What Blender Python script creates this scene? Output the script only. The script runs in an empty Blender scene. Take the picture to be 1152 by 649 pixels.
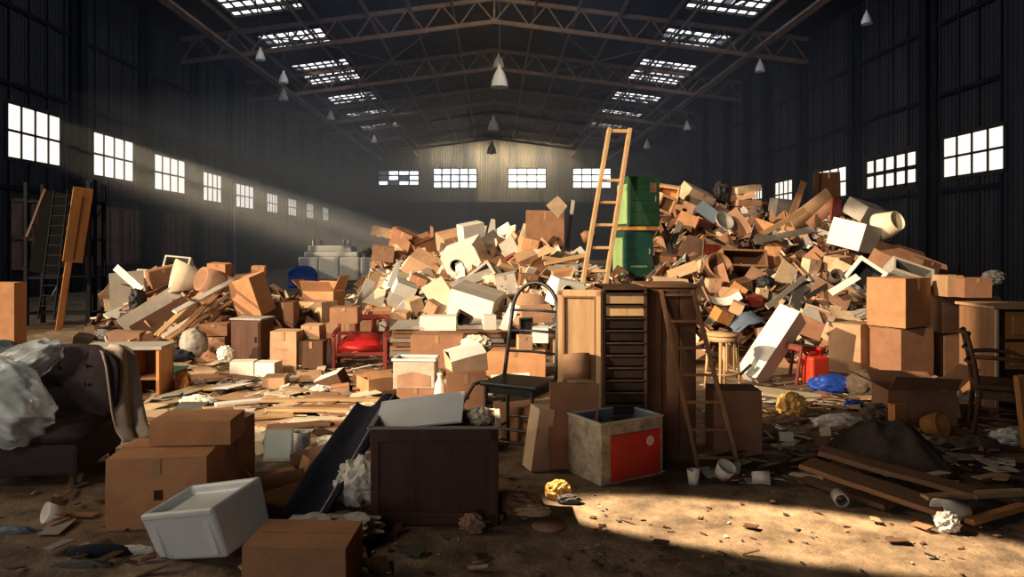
import bpy, bmesh, math, random
from mathutils import Vector, Matrix, Euler, noise
rnd = random.Random(7)
F, CX, CY, H = 800.0, 556.0, 275.0, 1.7        # focal length (px), vanishing point (px), eye height (m)
SC = bpy.context.scene
COL = SC.collection
R = math.radians

def P(px, py, Y):
    return Vector(((px - CX) / F * Y, Y, H + (CY - py) / F * Y))
def GY(py, z=0.0):
    return (H - z) * F / (py - CY)
def G(px, py, z=0.0):
    return P(px, py, GY(py, z))

# ------------------------------------------------------------------ materials
MATS = {}
def nodes_of(name):
    m = bpy.data.materials.new(name); m.use_nodes = True
    nt = m.node_tree; nt.nodes.clear()
    return m, nt, nt.nodes.new('ShaderNodeOutputMaterial')
def mat(name, col, rough=.85, var=.22, scale=5.0, bump=.15, metal=0.0, dirt=.35, dirtcol=None, rndv=.16, spec=.3, stretch=(1, 1, 1), coat=0.0, dlo=.55, dhi=.8):
    if name in MATS: return MATS[name]
    m, nt, out = nodes_of(name)
    N, L = nt.nodes.new, nt.links.new
    b = N('ShaderNodeBsdfPrincipled'); L(b.outputs[0], out.inputs[0])
    tc = N('ShaderNodeTexCoord'); mp = N('ShaderNodeMapping'); mp.inputs['Scale'].default_value = stretch
    oi = N('ShaderNodeObjectInfo'); ad = N('ShaderNodeVectorMath'); ad.operation = 'ADD'
    L(tc.outputs['Object'], ad.inputs[0])
    sc = N('ShaderNodeMath'); sc.operation = 'MULTIPLY'; sc.inputs[1].default_value = 37.0
    L(oi.outputs['Random'], sc.inputs[0]); L(sc.outputs[0], ad.inputs[1]); L(ad.outputs[0], mp.inputs[0])
    n1 = N('ShaderNodeTexNoise'); n1.inputs['Scale'].default_value = scale; n1.inputs['Detail'].default_value = 6
    n1.inputs['Roughness'].default_value = .65; L(mp.outputs[0], n1.inputs['Vector'])
    n2 = N('ShaderNodeTexNoise'); n2.inputs['Scale'].default_value = scale * .45; n2.inputs['Detail'].default_value = 8
    n2.inputs['Roughness'].default_value = .75; L(mp.outputs[0], n2.inputs['Vector'])
    mr = N('ShaderNodeMapRange'); mr.inputs[1].default_value = .25; mr.inputs[2].default_value = .75
    mr.inputs[3].default_value = 1 - var; mr.inputs[4].default_value = 1 + var; L(n1.outputs[0], mr.inputs[0])
    rr = N('ShaderNodeMapRange'); rr.inputs[3].default_value = 1 - rndv; rr.inputs[4].default_value = 1 + rndv
    L(oi.outputs['Random'], rr.inputs[0])
    mu = N('ShaderNodeMath'); mu.operation = 'MULTIPLY'; L(mr.outputs[0], mu.inputs[0]); L(rr.outputs[0], mu.inputs[1])
    vm = N('ShaderNodeVectorMath'); vm.operation = 'SCALE'; vm.inputs[0].default_value = col[:3]; L(mu.outputs[0], vm.inputs['Scale'])
    cr = N('ShaderNodeMapRange'); cr.inputs[1].default_value = dlo; cr.inputs[2].default_value = dhi
    cr.inputs[3].default_value = 0; cr.inputs[4].default_value = dirt; L(n2.outputs[0], cr.inputs[0])
    mx = N('ShaderNodeMix'); mx.data_type = 'RGBA'; L(cr.outputs[0], mx.inputs[0]); L(vm.outputs[0], mx.inputs[6])
    dc = dirtcol or tuple(c * .35 for c in col[:3]); mx.inputs[7].default_value = (*dc, 1)
    L(mx.outputs[2], b.inputs['Base Color'])
    b.inputs['Roughness'].default_value = rough; b.inputs['Metallic'].default_value = metal
    b.inputs['Specular IOR Level'].default_value = spec; b.inputs['Coat Weight'].default_value = coat
    if bump:
        bp = N('ShaderNodeBump'); bp.inputs['Strength'].default_value = bump; bp.inputs['Distance'].default_value = .02
        L(n1.outputs[0], bp.inputs['Height']); L(bp.outputs[0], b.inputs['Normal'])
    MATS[name] = m
    return m
M = {
 'T': mat('cardboard tan', (.46, .28, .165)), 'L': mat('cardboard pale', (.58, .42, .28)), 'O': mat('cardboard orange', (.45, .225, .11)),
 'B': mat('cardboard brown', (.29, .145, .082)), 'D': mat('board dark brown', (.10, .048, .026)),
 'Q': mat('cardboard pinkish', (.34, .19, .12)),
 'W': mat('white enamel', (.74, .71, .65), rough=.45, var=.07, bump=.03, dirt=.25, dirtcol=(.35, .28, .2), rndv=.08),
 'C': mat('cream card', (.70, .60, .44), rough=.7, var=.1, dirt=.3),
 'P': mat('white paper', (.72, .68, .60), rough=.8, var=.08, dirt=.25, dirtcol=(.4, .32, .22)),
 'G': mat('grey board', (.34, .31, .27), var=.2), 'H': mat('dark grey', (.10, .095, .09), var=.25),
 'K': mat('black matter', (.018, .018, .02), rough=.6, var=.3),
 'V': mat('pale wood', (.52, .33, .17), var=.3, stretch=(1, 1, .12), scale=14, rough=.65),
 'N': mat('brown wood', (.24, .125, .065), var=.35, stretch=(1, 1, .12), scale=14, rough=.6),
 'X': mat('old dark wood', (.085, .042, .025), var=.35, stretch=(1, 1, .12), scale=14, rough=.55),
 'A': mat('orange wood', (.50, .22, .07), var=.3, stretch=(1, 1, .15), scale=12, rough=.6),
 'R': mat('red vinyl', (.38, .016, .016), rough=.4, var=.15), 'E': mat('red painted wood', (.20, .03, .022), rough=.5, var=.25),
 'U': mat('blue plastic', (.02, .065, .36), rough=.4, var=.15), 'J': mat('slate blue', (.12, .16, .22), rough=.55, var=.25),
 'Y': mat('yellow wrap', (.72, .42, .12), rough=.6, var=.2), 'Z': mat('grey metal', (.38, .37, .35), rough=.45, var=.15, metal=.3),
 'GR': mat('green painted steel', (.022, .075, .038), rough=.5, var=.3, dirt=.5, dirtcol=(.12, .09, .05), bump=.05),
 'TL': mat('teal painted steel', (.012, .062, .048), rough=.5, var=.3, dirt=.5, dirtcol=(.12, .10, .06), bump=.05),
 'GL': mat('pale green paint', (.22, .33, .14), rough=.6, var=.2),
 'MB': mat('blackened steel', (.022, .02, .02), rough=.42, var=.3, metal=.2, spec=.5),
 'ST': mat('stain dark', (.06, .03, .015)), 'TP': mat('parcel tape', (.40, .24, .12), rough=.35, var=.06, spec=.5),
 'LB': mat('pale label', (.66, .60, .5), var=.05),
 'NV': mat('navy cloth', (.012, .014, .026), rough=.95, var=.3, scale=30, bump=.3), 'SO': mat('charcoal velvet', (.03, .021, .025), rough=.95, var=.3, scale=40, bump=.3),
 'BG': mat('beige throw', (.38, .31, .25), rough=.95, var=.2, scale=30, bump=.3), 'SK': mat('brown sacking', (.10, .072, .056), rough=.95, var=.3, scale=25, bump=.4),
 'CH': mat('chest brown', (.10, .047, .031), rough=.5, var=.3, stretch=(1, 1, .15), scale=10), 'XD': mat('drawer black brown', (.013, .007, .005), rough=.7, var=.4),
 'KB': mat('dark side black', (.005, .005, .006), rough=.9, spec=.05), 'TO': mat('cloudy tote plastic', (.50, .45, .37), rough=.5, var=.2, dirt=.6, dirtcol=(.25, .16, .09), dlo=.45, dhi=.7),
 'ZM': mat('pale machine grey', (.60, .57, .5), rough=.6, var=.15), 'RJ': mat('jerrycan red', (.62, .05, .025), rough=.45, var=.1), 'PB': mat('pale blue glass', (.42, .50, .52), rough=.15, var=.08, dirt=.3),
 'IC': mat('translucent white plastic', (.68, .72, .71), rough=.35, var=.07, bump=.03, dirt=.2, dirtcol=(.3, .28, .24), rndv=.05),
 'CR': mat('grimy whitewash', (.42, .35, .26), rough=.85, var=.35, scale=14, dirt=.85, dirtcol=(.12, .08, .045), bump=.3, dlo=.42, dhi=.66),
 'RP': mat('scuffed red paint', (.48, .03, .02), rough=.55, var=.2, scale=7, dirt=.55, dirtcol=(.16, .07, .04), bump=.1, dlo=.5, dhi=.7),
}
def bag_material():
    m, nt, out = nodes_of('thin clear plastic'); N, L = nt.nodes.new, nt.links.new
    b = N('ShaderNodeBsdfPrincipled'); b.inputs['Base Color'].default_value = (.62, .70, .76, 1); b.inputs['Roughness'].default_value = .2
    b.inputs['Specular IOR Level'].default_value = .7
    t = N('ShaderNodeBsdfTransparent'); x = N('ShaderNodeMixShader')
    n = N('ShaderNodeTexNoise'); n.inputs['Scale'].default_value = 4; n.inputs['Detail'].default_value = 3; n.inputs['Distortion'].default_value = .8
    tc = N('ShaderNodeTexCoord'); mp = N('ShaderNodeMapping'); mp.inputs['Scale'].default_value = (.28, 1, 1.3); mp.inputs['Rotation'].default_value = (0, R(-20), 0); L(tc.outputs['Object'], mp.inputs[0]); L(mp.outputs[0], n.inputs['Vector'])
    mr = N('ShaderNodeMapRange'); mr.inputs[1].default_value = .35; mr.inputs[2].default_value = .65; mr.inputs[3].default_value = .25; mr.inputs[4].default_value = .85
    L(n.outputs[0], mr.inputs[0]); L(mr.outputs[0], x.inputs[0]); L(t.outputs[0], x.inputs[1]); L(b.outputs[0], x.inputs[2])
    bp = N('ShaderNodeBump'); bp.inputs['Strength'].default_value = .45; bp.inputs['Distance'].default_value = .04; L(n.outputs[0], bp.inputs['Height']); L(bp.outputs[0], b.inputs['Normal'])
    L(x.outputs[0], out.inputs[0]); return m
M['BAG'] = bag_material()

# ------------------------------------------------------------------ mesh builder
class MB:
    def __init__(s): s.v, s.f, s.mi = [], [], []
    def add(s, vs, fs, mi=0):
        b = len(s.v); s.v += [Vector(x) for x in vs]; s.f += [tuple(b + i for i in q) for q in fs]; s.mi += [mi] * len(fs); return s
    def box(s, c, d, rot=None, mi=0):
        x, y, z = d[0] / 2, d[1] / 2, d[2] / 2
        vs = [Vector((i * x, j * y, k * z)) for k in (-1, 1) for j in (-1, 1) for i in (-1, 1)]
        if rot is not None: vs = [rot @ q for q in vs]
        return s.add([q + Vector(c) for q in vs], [(0, 2, 3, 1), (4, 5, 7, 6), (0, 1, 5, 4), (2, 6, 7, 3), (0, 4, 6, 2), (1, 3, 7, 5)], mi)
    def b2(s, lo, hi, mi=0):
        return s.box([(a + b) / 2 for a, b in zip(lo, hi)], [abs(b - a) for a, b in zip(lo, hi)], None, mi)
    def hexa(s, lo4, hi4, mi=0):
        return s.add(list(lo4) + list(hi4), [(3, 2, 1, 0), (4, 5, 6, 7), (0, 1, 5, 4), (1, 2, 6, 5), (2, 3, 7, 6), (3, 0, 4, 7)], mi)
    def bar(s, a, b, w, t=None, up=(0, 0, 1), mi=0):
        a, b = Vector(a), Vector(b); d = b - a; t = t or w
        z = d.normalized(); u = Vector(up)
        if abs(z.dot(u)) > .95: u = Vector((0, 1, 0)) if abs(z.y) < .9 else Vector((1, 0, 0))
        x = u.cross(z).normalized(); y = z.cross(x)
        return s.box((a + b) / 2, (w, t, d.length), Matrix((x, y, z)).transposed(), mi)
    def tube(s, pts, r, n=8, mi=0, caps=True):
        pts = [Vector(p) for p in pts]; rs = r if isinstance(r, (list, tuple)) else [r] * len(pts)
        rings, pu = [], None
        for i, p in enumerate(pts):
            d = (pts[min(i + 1, len(pts) - 1)] - pts[max(i - 1, 0)]).normalized()
            u = pu if pu is not None else (Vector((0, 0, 1)) if abs(d.z) < .9 else Vector((1, 0, 0)))
            x = (u - d * u.dot(d)).normalized(); pu = x; y = d.cross(x)
            rings.append([p + (x * math.cos(2 * math.pi * k / n) + y * math.sin(2 * math.pi * k / n)) * rs[i] for k in range(n)])
        vs = [q for ring in rings for q in ring]
        fs = [(i * n + k, i * n + (k + 1) % n, (i + 1) * n + (k + 1) % n, (i + 1) * n + k) for i in range(len(pts) - 1) for k in range(n)]
        if caps: fs += [tuple(range(n - 1, -1, -1)), tuple((len(pts) - 1) * n + k for k in range(n))]
        return s.add(vs, fs, mi)
    def lathe(s, prof, n=24, rot=None, off=(0, 0, 0), mi=0):
        vs, m = [], len(prof)
        for r, z in prof:
            for k in range(n):
                q = Vector((r * math.cos(2 * math.pi * k / n), r * math.sin(2 * math.pi * k / n), z))
                if rot is not None: q = rot @ q
                vs.append(q + Vector(off))
        fs = [(i * n + k, i * n + (k + 1) % n, (i + 1) * n + (k + 1) % n, (i + 1) * n + k) for i in range(m - 1) for k in range(n)]
        return s.add(vs, fs, mi)
    def tray(s, w, d, h, t, off=(0, 0, 0), rot=None, mi=0, mi2=None):      # open-topped box, base centre at off
        mi2 = mi if mi2 is None else mi2
        rings = []
        for (a, z) in ((0, 0), (0, h), (t, h), (t, t)):
            x, y = w / 2 - a, d / 2 - a
            rings += [Vector((-x, -y, z)), Vector((x, -y, z)), Vector((x, y, z)), Vector((-x, y, z))]
        if rot is not None: rings = [rot @ q for q in rings]
        rings = [q + Vector(off) for q in rings]
        fo = [(i * 4 + k, i * 4 + (k + 1) % 4, (i + 1) * 4 + (k + 1) % 4, (i + 1) * 4 + k) for i in (0, 1) for k in range(4)] + [(3, 2, 1, 0)]
        fi = [(8 + k, 8 + (k + 1) % 4, 12 + (k + 1) % 4, 12 + k) for k in range(4)] + [(12, 13, 14, 15)]
        b = len(s.v); s.v += rings
        s.f += [tuple(b + i for i in q) for q in fo + fi]; s.mi += [mi] * len(fo) + [mi2] * len(fi)
        return s
    def grid(s, fn, nu, nv, t=0.0, mi=0):
        g = [[Vector(fn(i / nu, j / nv)) for j in range(nv + 1)] for i in range(nu + 1)]
        idx = lambda i, j: i * (nv + 1) + j
        vs = [g[i][j] for i in range(nu + 1) for j in range(nv + 1)]
        fs = [(idx(i, j), idx(i + 1, j), idx(i + 1, j + 1), idx(i, j + 1)) for i in range(nu) for j in range(nv)]
        if t:
            nrm = []
            for i in range(nu + 1):
                for j in range(nv + 1):
                    a = g[min(i + 1, nu)][j] - g[max(i - 1, 0)][j]; b = g[i][min(j + 1, nv)] - g[i][max(j - 1, 0)]
                    n = a.cross(b); nrm.append(n.normalized() if n.length > 1e-9 else Vector((0, 0, 1)))
            k = len(vs); vs = vs + [p - n * t for p, n in zip(vs, nrm)]
            fs = fs + [tuple(k + q for q in reversed(f)) for f in fs]
            edge = [idx(i, 0) for i in range(nu)] + [idx(nu, j) for j in range(nv)] + [idx(i, nv) for i in range(nu, 0, -1)] + [idx(0, j) for j in range(nv, 0, -1)]
            fs += [(edge[(e + 1) % len(edge)], edge[e], k + edge[e], k + edge[(e + 1) % len(edge)]) for e in range(len(edge))]
        return s.add(vs, fs, mi)
    def build(s, name, m, parent=None, loc=(0, 0, 0), rot=None, bev=0.0, smooth=False, seg=2):
        me = bpy.data.meshes.new(name); me.from_pydata([tuple(q) for q in s.v], [], s.f)
        for k in (m if isinstance(m, (list, tuple)) else [m]): me.materials.append(M[k] if isinstance(k, str) else k)
        if isinstance(m, (list, tuple)): me.polygons.foreach_set('material_index', s.mi)
        if smooth: me.polygons.foreach_set('use_smooth', [True] * len(me.polygons))
        me.update()
        o = bpy.data.objects.new(name, me); COL.objects.link(o); o.parent = parent; o.location = loc
        if rot is not None: o.rotation_euler = rot.to_euler() if isinstance(rot, Matrix) else rot
        if bev:
            b = o.modifiers.new('edge', 'BEVEL'); b.width = bev; b.segments = seg; b.limit_method = 'ANGLE'; b.angle_limit = R(40)
        return o

def tag(o, label, cat, group=None, kind=None):
    if label: o['label'] = label
    if cat: o['category'] = cat
    if group: o['group'] = group
    if kind: o['kind'] = kind
    return o
def thing(name, label, cat, loc=(0, 0, 0), rot=None, group=None):
    o = bpy.data.objects.new(name, None); COL.objects.link(o); o.location = loc; o.empty_display_size = .1
    if rot is not None: o.rotation_euler = rot.to_euler() if isinstance(rot, Matrix) else rot
    return tag(o, label, cat, group)
def struct(o, label=None):
    o['kind'] = 'structure'
    if label: o['label'] = label
    return o
def rot3(yaw=0, pitch=0, roll=0):       # pitch tips the top towards the viewer, then yaw about the vertical, then roll clockwise as seen
    return Matrix.Rotation(R(roll), 3, 'Y') @ Matrix.Rotation(R(yaw), 3, 'Z') @ Matrix.Rotation(R(pitch), 3, 'X')
def copy_tree(o, parent=None):
    c = o.copy(); COL.objects.link(c); c.parent = parent
    for ch in list(o.children): copy_tree(ch, c)
    return c
def lab(m, l):                           # a part that looks different from its thing
    m['label'] = l; return m

# ------------------------------------------------------------------ general builders
def carton(label, w, d, h, base=None, centre=None, rot=None, m='T', style='closed', cat='box', group=None, tape=True, m2=None, name='cardboard_box', flapm=None, mark=False):
    rot = rot or Matrix.Identity(3)
    loc = Vector(base) if base is not None else Vector(centre) - rot @ Vector((0, 0, h / 2))
    t = thing(name, label, cat, loc, rot, group); fm = flapm or m
    k = max(.004, min(w, d, h) * .02)
    if style == 'closed':
        b = MB(); q = min(w, d) * .008
        lo = [(-w / 2, -d / 2, 0), (w / 2, -d / 2, 0), (w / 2, d / 2, 0), (-w / 2, d / 2, 0)]
        mid = [(-w / 2 - q, -d / 2 - q, h * .5), (w / 2 + q, -d / 2 - q, h * .5), (w / 2 + q, d / 2 + q, h * .5), (-w / 2 - q, d / 2 + q, h * .5)]
        hi = [(-w / 2, -d / 2, h - k), (w / 2, -d / 2, h - k), (w / 2, d / 2, h - k), (-w / 2, d / 2, h - k)]
        b.add(lo + mid + hi, [(3, 2, 1, 0), (8, 9, 10, 11)] + [(r * 4 + i, r * 4 + (i + 1) % 4, r * 4 + 4 + (i + 1) % 4, r * 4 + 4 + i) for r in (0, 1) for i in range(4)])
        b.build('body', m, t, bev=k * .5)
        g = .003 + .004 * rnd.random()
        for s_ in (-1, 1):
            up = rnd.uniform(0, .02) * d
            f = MB(); y0, y1 = s_ * d / 2, s_ * g
            f.hexa([(-w / 2, y0, h - k), (w / 2, y0, h - k), (w / 2, y1, h - k + up), (-w / 2, y1, h - k + up)] if s_ < 0 else [(-w / 2, y1, h - k + up), (w / 2, y1, h - k + up), (w / 2, y0, h - k), (-w / 2, y0, h - k)],
                   [(-w / 2, y0, h), (w / 2, y0, h), (w / 2, y1, h + up), (-w / 2, y1, h + up)] if s_ < 0 else [(-w / 2, y1, h + up), (w / 2, y1, h + up), (w / 2, y0, h), (-w / 2, y0, h)])
            f.build('top_flap', fm, t)
        if tape:
            f = MB(); tw = min(.05, w * .12)
            f.box((0, -d / 2 - q - .002, h * .88), (tw, .003, h * .22)); lab(f.build('tape', 'TP', t), 'strip of parcel tape over the seam')
    else:
        b = MB().tray(w, d, h, k); b.build('body', [m], t)
        for s_, ax in ((-1, 1), (1, 1), (-1, 0), (1, 0)):
            if style == 'half' and ax == 0: continue
            a = R(rnd.uniform(20, 75)) if style == 'open' else R(rnd.uniform(-10, 30))
            L_ = (d if ax else w) * .48; ww = (w if ax else d)
            c_, s2 = math.cos(a), math.sin(a)
            def fp(u, v, s_=s_, ax=ax, L_=L_, ww=ww, c_=c_, s2=s2):
                along = (u - .5) * ww * (1 - .06 * v); out_ = s_ * ((d if ax else w) / 2 + L_ * v * (c_ if style == 'open' else -c_)); z = h + L_ * v * s2 + .006 * math.sin(u * 3 + v)
                return (along, out_, z) if ax else (out_, along, z)
            MB().grid(fp, 4, 3, k * .8).build('flap', fm, t)
    if mark == 'print':
        f = MB(); [f.box((-w * .02 + dx, -d / 2 - min(w, d) * .008 - .002, h * z), (l * w, .002, h * .012)) for dx, z, l in ((0, .56, .5), (.01, .53, .3), (0, .3, .22), (.02, .27, .3))]; lab(f.build('print', 'B', t), 'faint printed lines')
    elif mark:
        f = MB(); f.box((w * .02, -d / 2 - min(w, d) * .008 - .002, h * .48), (w * .09, .002, h * .14)); lab(f.build('stamp', 'ST', t), 'small dark square stamp')
    return t
def board(label, w, h, t, centre, rot, m='T', cat='board', name='cardboard_sheet', bend=0.0, crease=0.0, group=None, taper=0.0, torn=0.0):
    sd = rnd.random() * 50
    def fn(u, v):
        x, z = (u - .5) * w * (1 - taper * v), (v - .5) * h
        y = bend * ((u - .5) ** 2 * 4 - .5) * w * .5 + crease * abs(v - .5) * h
        e = torn * min(w, h) * noise.noise((u * 5 + sd, v * 5, 0))
        return (x + e, y + .004 * noise.noise((u * 3 + sd, v * 3, 1)), z + e)
    n = 10 if bend or crease or torn else 2
    o = MB().grid(fn, n, n, t).build(name, m, None, centre, rot, bev=0)
    return tag(o, label, cat, group)
def plank(label, a, b, w, t, m='N', cat='plank', name='wooden_plank', group=None, up=(0, 0, 1), twist=0):
    a, b = Vector(a), Vector(b); c = (a + b) / 2; d = (b - a); z = d.normalized()
    u = Vector(up)
    if abs(z.dot(u)) > .95: u = Vector((0, 1, 0))
    y = (u - z * u.dot(z)).normalized(); x = y.cross(z)
    rot = Matrix((x, y, z)).transposed() @ Matrix.Rotation(R(twist), 3, 'Z'); L_ = d.length; sd = rnd.random() * 40
    def fn(u_, v): return ((u_ - .5) * w * (1 + .12 * noise.noise((v * 4 + sd, 0, 0))), .012 * noise.noise((v * 2 + sd, 3, 0)) * L_, (v - .5) * L_ + (.02 * L_ * noise.noise((u_ * 6 + sd, 5, v)) if v in (0., 1.) else 0))
    o = MB().grid(lambda u_, v: fn(1 - u_, v), 3, 8, -t).build(name, m, None, c, rot, bev=min(w, t) * .12, seg=1)
    return tag(o, label, cat, group)
def crumple_mesh(rx, ry, rz, seed=0, amp=.35, sub=4, ridged=True, freq=2.0, flat=0.0, aniso=None):
    bm = bmesh.new(); bmesh.ops.create_icosphere(bm, subdivisions=sub, radius=1)
    for v in bm.verts:
        n = v.co.normalized(); q = (n if aniso is None else aniso @ n) * freq + Vector((seed * 3.7, seed, 0))
        k = (1 - abs(noise.noise(q)) * 2) * amp * .7 + noise.noise(q * 2.3) * amp * .5 if ridged else noise.noise(q) * amp
        k += (noise.noise(q * 6) * amp * .2)
        v.co = Vector((n.x * rx, n.y * ry, n.z * rz)) * (1 + k)
        if flat and v.co.z < -rz * flat: v.co.z = -rz * flat
    mb = MB(); mb.add([v.co.copy() for v in bm.verts], [tuple(x.index for x in f.verts) for f in bm.faces]); bm.free(); return mb
def crumple(label, centre, r, m='P', cat='paper', name='crumpled_paper', seed=0, amp=.35, ridged=True, smooth=False, sub=4, freq=2.0, flat=0.0, group=None, rot=None, aniso=None):
    o = crumple_mesh(*r, seed, amp, sub, ridged, freq, flat, aniso).build(name, m, None, centre, rot, smooth=smooth)
    return tag(o, label, cat, group)
def appliance(label, w, d, h, centre, rot, m='W', hole=None, name='washing_machine', cat='appliance', group=None, mh='K'):
    t = thing(name, label, cat, Vector(centre) - rot @ Vector((0, 0, h / 2)), rot, group)
    b = MB(); x, y = w / 2, d / 2
    b.add([(-x, -y, 0), (x, -y, 0), (x, y, 0), (-x, y, 0), (-x, -y, h), (x, -y, h), (x, y, h), (-x, y, h)], [(3, 2, 1, 0), (4, 5, 6, 7), (1, 2, 6, 5), (2, 3, 7, 6), (3, 0, 4, 7)])
    hx, hz, hr = hole; n = 32; sq, ci, inn = [], [], []
    for k in range(n):
        a = 2 * math.pi * k / n; c_, s_ = math.cos(a), math.sin(a); q = max(abs(c_), abs(s_))
        tx = (x - hx if c_ > 0 else x + hx) / max(abs(c_), 1e-6); tz = (h - hz if s_ > 0 else hz) / max(abs(s_), 1e-6); l = min(tx, tz)
        sq.append((hx + c_ * l, -y, hz + s_ * l)); ci.append((hx + c_ * hr, -y, hz + s_ * hr)); inn.append((hx + c_ * hr, -y + d * .5, hz + s_ * hr))
    b.add(sq + ci, [(k, (k + 1) % n, n + (k + 1) % n, n + k) for k in range(n)])
    b.build('body', m, t)
    e = MB(); e.add(ci + inn, [(k, (k + 1) % n, n + (k + 1) % n, n + k) for k in range(n)] + [tuple(n + k for k in range(n))]); lab(e.build('drum', mh, t), 'dark round opening')
    g = MB(); rp = Matrix.Rotation(R(90), 3, 'X')
    g.lathe([(hr, 0), (hr, .012), (hr * 1.14, .012), (hr * 1.18, 0)], 32, rp, (hx, -y, hz)); g.build('ring', 'Z', t, smooth=True)
    return t
def open_crate(label, w, d, h, centre, rot, m='W', mi='K', t_=.03, name='open_crate', cat='crate', group=None, feet=False):
    # open side is local +Z of the tray
    o = MB().tray(w, d, h, t_, (0, 0, -h / 2), None, 0, 1).build(name, [m, mi], None, centre, rot, bev=t_ * .25)
    return tag(o, label, cat, group)
def lathe_thing(label, prof, centre, rot=None, m='W', name='cup', cat='cup', n=28, group=None):
    return tag(MB().lathe(prof, n).build(name, m, None, centre, rot, smooth=True), label, cat, group)
def hollow(r0, r1, h, t=.006):            # open cup profile
    return [(0, 0), (r0, 0), (r1, h), (r1 - t, h), (r0 - t, t), (0, t)]
def pipe_prof(r, l, t): return [(r - t, 0), (r, 0), (r, l), (r - t, l), (r - t, 0)]
def ladder(name, label, base, top, wb, wt, n, rail, m, side=None, depth=None, cat='ladder', first=.1, last=.95, cross=None):
    base, top = Vector(base), Vector(top); t = thing(name, label, cat, base)
    ax = (top - base); side = Vector(side or (1, 0, 0)).normalized(); rung_n = ax.cross(side).normalized()
    for s_ in (-1, 1):
        MB().bar(side * s_ * wb / 2, ax + side * s_ * wt / 2, rail, depth or rail * 1.6, up=rung_n).build('rail', m, t, bev=.004)
    for i in range(n):
        f = first + (last - first) * i / (n - 1); w = wb + (wt - wb) * f
        MB().bar(ax * f - side * w / 2, ax * f + side * w / 2, rail * .75, rail * .8, up=rung_n).build('rung', m, t, bev=.003)
    return t

# ------------------------------------------------------------------ the heap
HEAP = [(96, 12, 14, 395), (130, 10.5, 13, 332), (170, 10.2, 12.5, 318), (220, 10.2, 12.5, 314), (262, 10.2, 12.5, 322), (300, 10.6, 13, 334), (345, 11, 13.5, 340), (378, 12, 14.5, 366),
        (402, 12.6, 18, 330), (432, 12.4, 19.5, 290), (470, 12, 19, 282), (520, 11.8, 18, 275), (560, 11.3, 17, 270), (600, 11, 16, 264), (640, 10.4, 14.5, 290), (680, 9.3, 12.6, 316), (725, 9.3, 13.2, 312),
        (748, 9.6, 17, 240), (800, 9.7, 18.5, 228), (850, 9.8, 19, 230), (900, 9.8, 19, 240), (940, 9.8, 18, 238), (980, 9.8, 17, 266), (1030, 10, 16, 296), (1080, 10.3, 15, 326), (1120, 10.4, 14, 356), (1160, 10.5, 13, 400), (1200, 11, 13, 420)]
def heap_row(px):
    if px <= HEAP[0][0] or px >= HEAP[-1][0]: return None
    for a, b in zip(HEAP, HEAP[1:]):
        if a[0] <= px <= b[0]:
            t = (px - a[0]) / (b[0] - a[0]); t = t * t * (3 - 2 * t)
            return [x + (y - x) * t for x, y in zip(a, b)][1:]
def heap_z(px, Y):
    r = heap_row(px)
    if r is None: return 0
    yf, yr, py = r; zr = max(.05, H + (CY - py) / F * yr)
    e = min(1, (px - HEAP[0][0]) / 30, (HEAP[-1][0] - px) / 40)
    if Y <= yf: return 0
    if Y <= yr: return zr * e * ((Y - yf) / (yr - yf)) ** .85
    t = min(1, (Y - yr) / 4.5); return zr * e * (1 - t * t * (3 - 2 * t))
def hit(px, py):
    Y = 6.0
    while Y < 26:
        z = H + (CY - py) / F * Y
        if z <= heap_z(px, Y) + .02 or z <= .02: return Y
        Y += .04
    r = heap_row(px); return r[1] if r else 12.0
# ------------------------------------------------------------------ camera
cd = bpy.data.cameras.new('camera'); cam = bpy.data.objects.new('camera', cd); COL.objects.link(cam)
cam.location = (0, 0, H); cam.rotation_euler = (R(90), 0, 0); cd.sensor_width = 36; cd.lens = F / 1152 * 36
cd.shift_x = 20 / 1152; cd.shift_y = -49.5 / 1152; cd.clip_end = 400; SC.camera = cam
vs_ = SC.view_settings; vs_.view_transform = 'Standard'; vs_.look = 'None'; vs_.exposure = 0.0; vs_.gamma = 1.0; vs_.use_curve_mapping = False
SC.cycles.use_denoising = True
SC.cycles.max_bounces = 6; SC.cycles.diffuse_bounces = 3; SC.cycles.volume_bounces = 0; SC.cycles.transparent_max_bounces = 16
SC.cycles.sample_clamp_indirect = 4.0

# ------------------------------------------------------------------ structural materials
def wall_material(name, c1, c2, axis, wave=1.6):
    m, nt, out = nodes_of(name); N, L = nt.nodes.new, nt.links.new
    b = N('ShaderNodeBsdfPrincipled'); L(b.outputs[0], out.inputs[0]); b.inputs['Roughness'].default_value = .7; b.inputs['Specular IOR Level'].default_value = .25
    tc = N('ShaderNodeTexCoord'); mp = N('ShaderNodeMapping'); L(tc.outputs['Object'], mp.inputs[0])
    mp.inputs['Scale'].default_value = (1, 1, .09) ; n = N('ShaderNodeTexNoise'); n.inputs['Scale'].default_value = 1.1; n.inputs['Detail'].default_value = 8; n.inputs['Roughness'].default_value = .7
    L(mp.outputs[0], n.inputs['Vector'])
    cr = N('ShaderNodeValToRGB'); cr.color_ramp.elements[0].position = .38; cr.color_ramp.elements[1].position = .68
    cr.color_ramp.elements[0].color = (*c1, 1); cr.color_ramp.elements[1].color = (*c2, 1); L(n.outputs[0], cr.inputs[0]); L(cr.outputs[0], b.inputs['Base Color'])
    w = N('ShaderNodeTexWave'); w.bands_direction = axis; w.inputs['Scale'].default_value = wave; w.inputs['Distortion'].default_value = 0; L(tc.outputs['Object'], w.inputs['Vector'])
    bp = N('ShaderNodeBump'); bp.inputs['Strength'].default_value = .8; bp.inputs['Distance'].default_value = .06; L(w.outputs[0], bp.inputs['Height']); L(bp.outputs[0], b.inputs['Normal'])
    M[name] = m; return m
wall_material('side cladding', (.008, .010, .019), (.028, .026, .029), 'Y')
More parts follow.
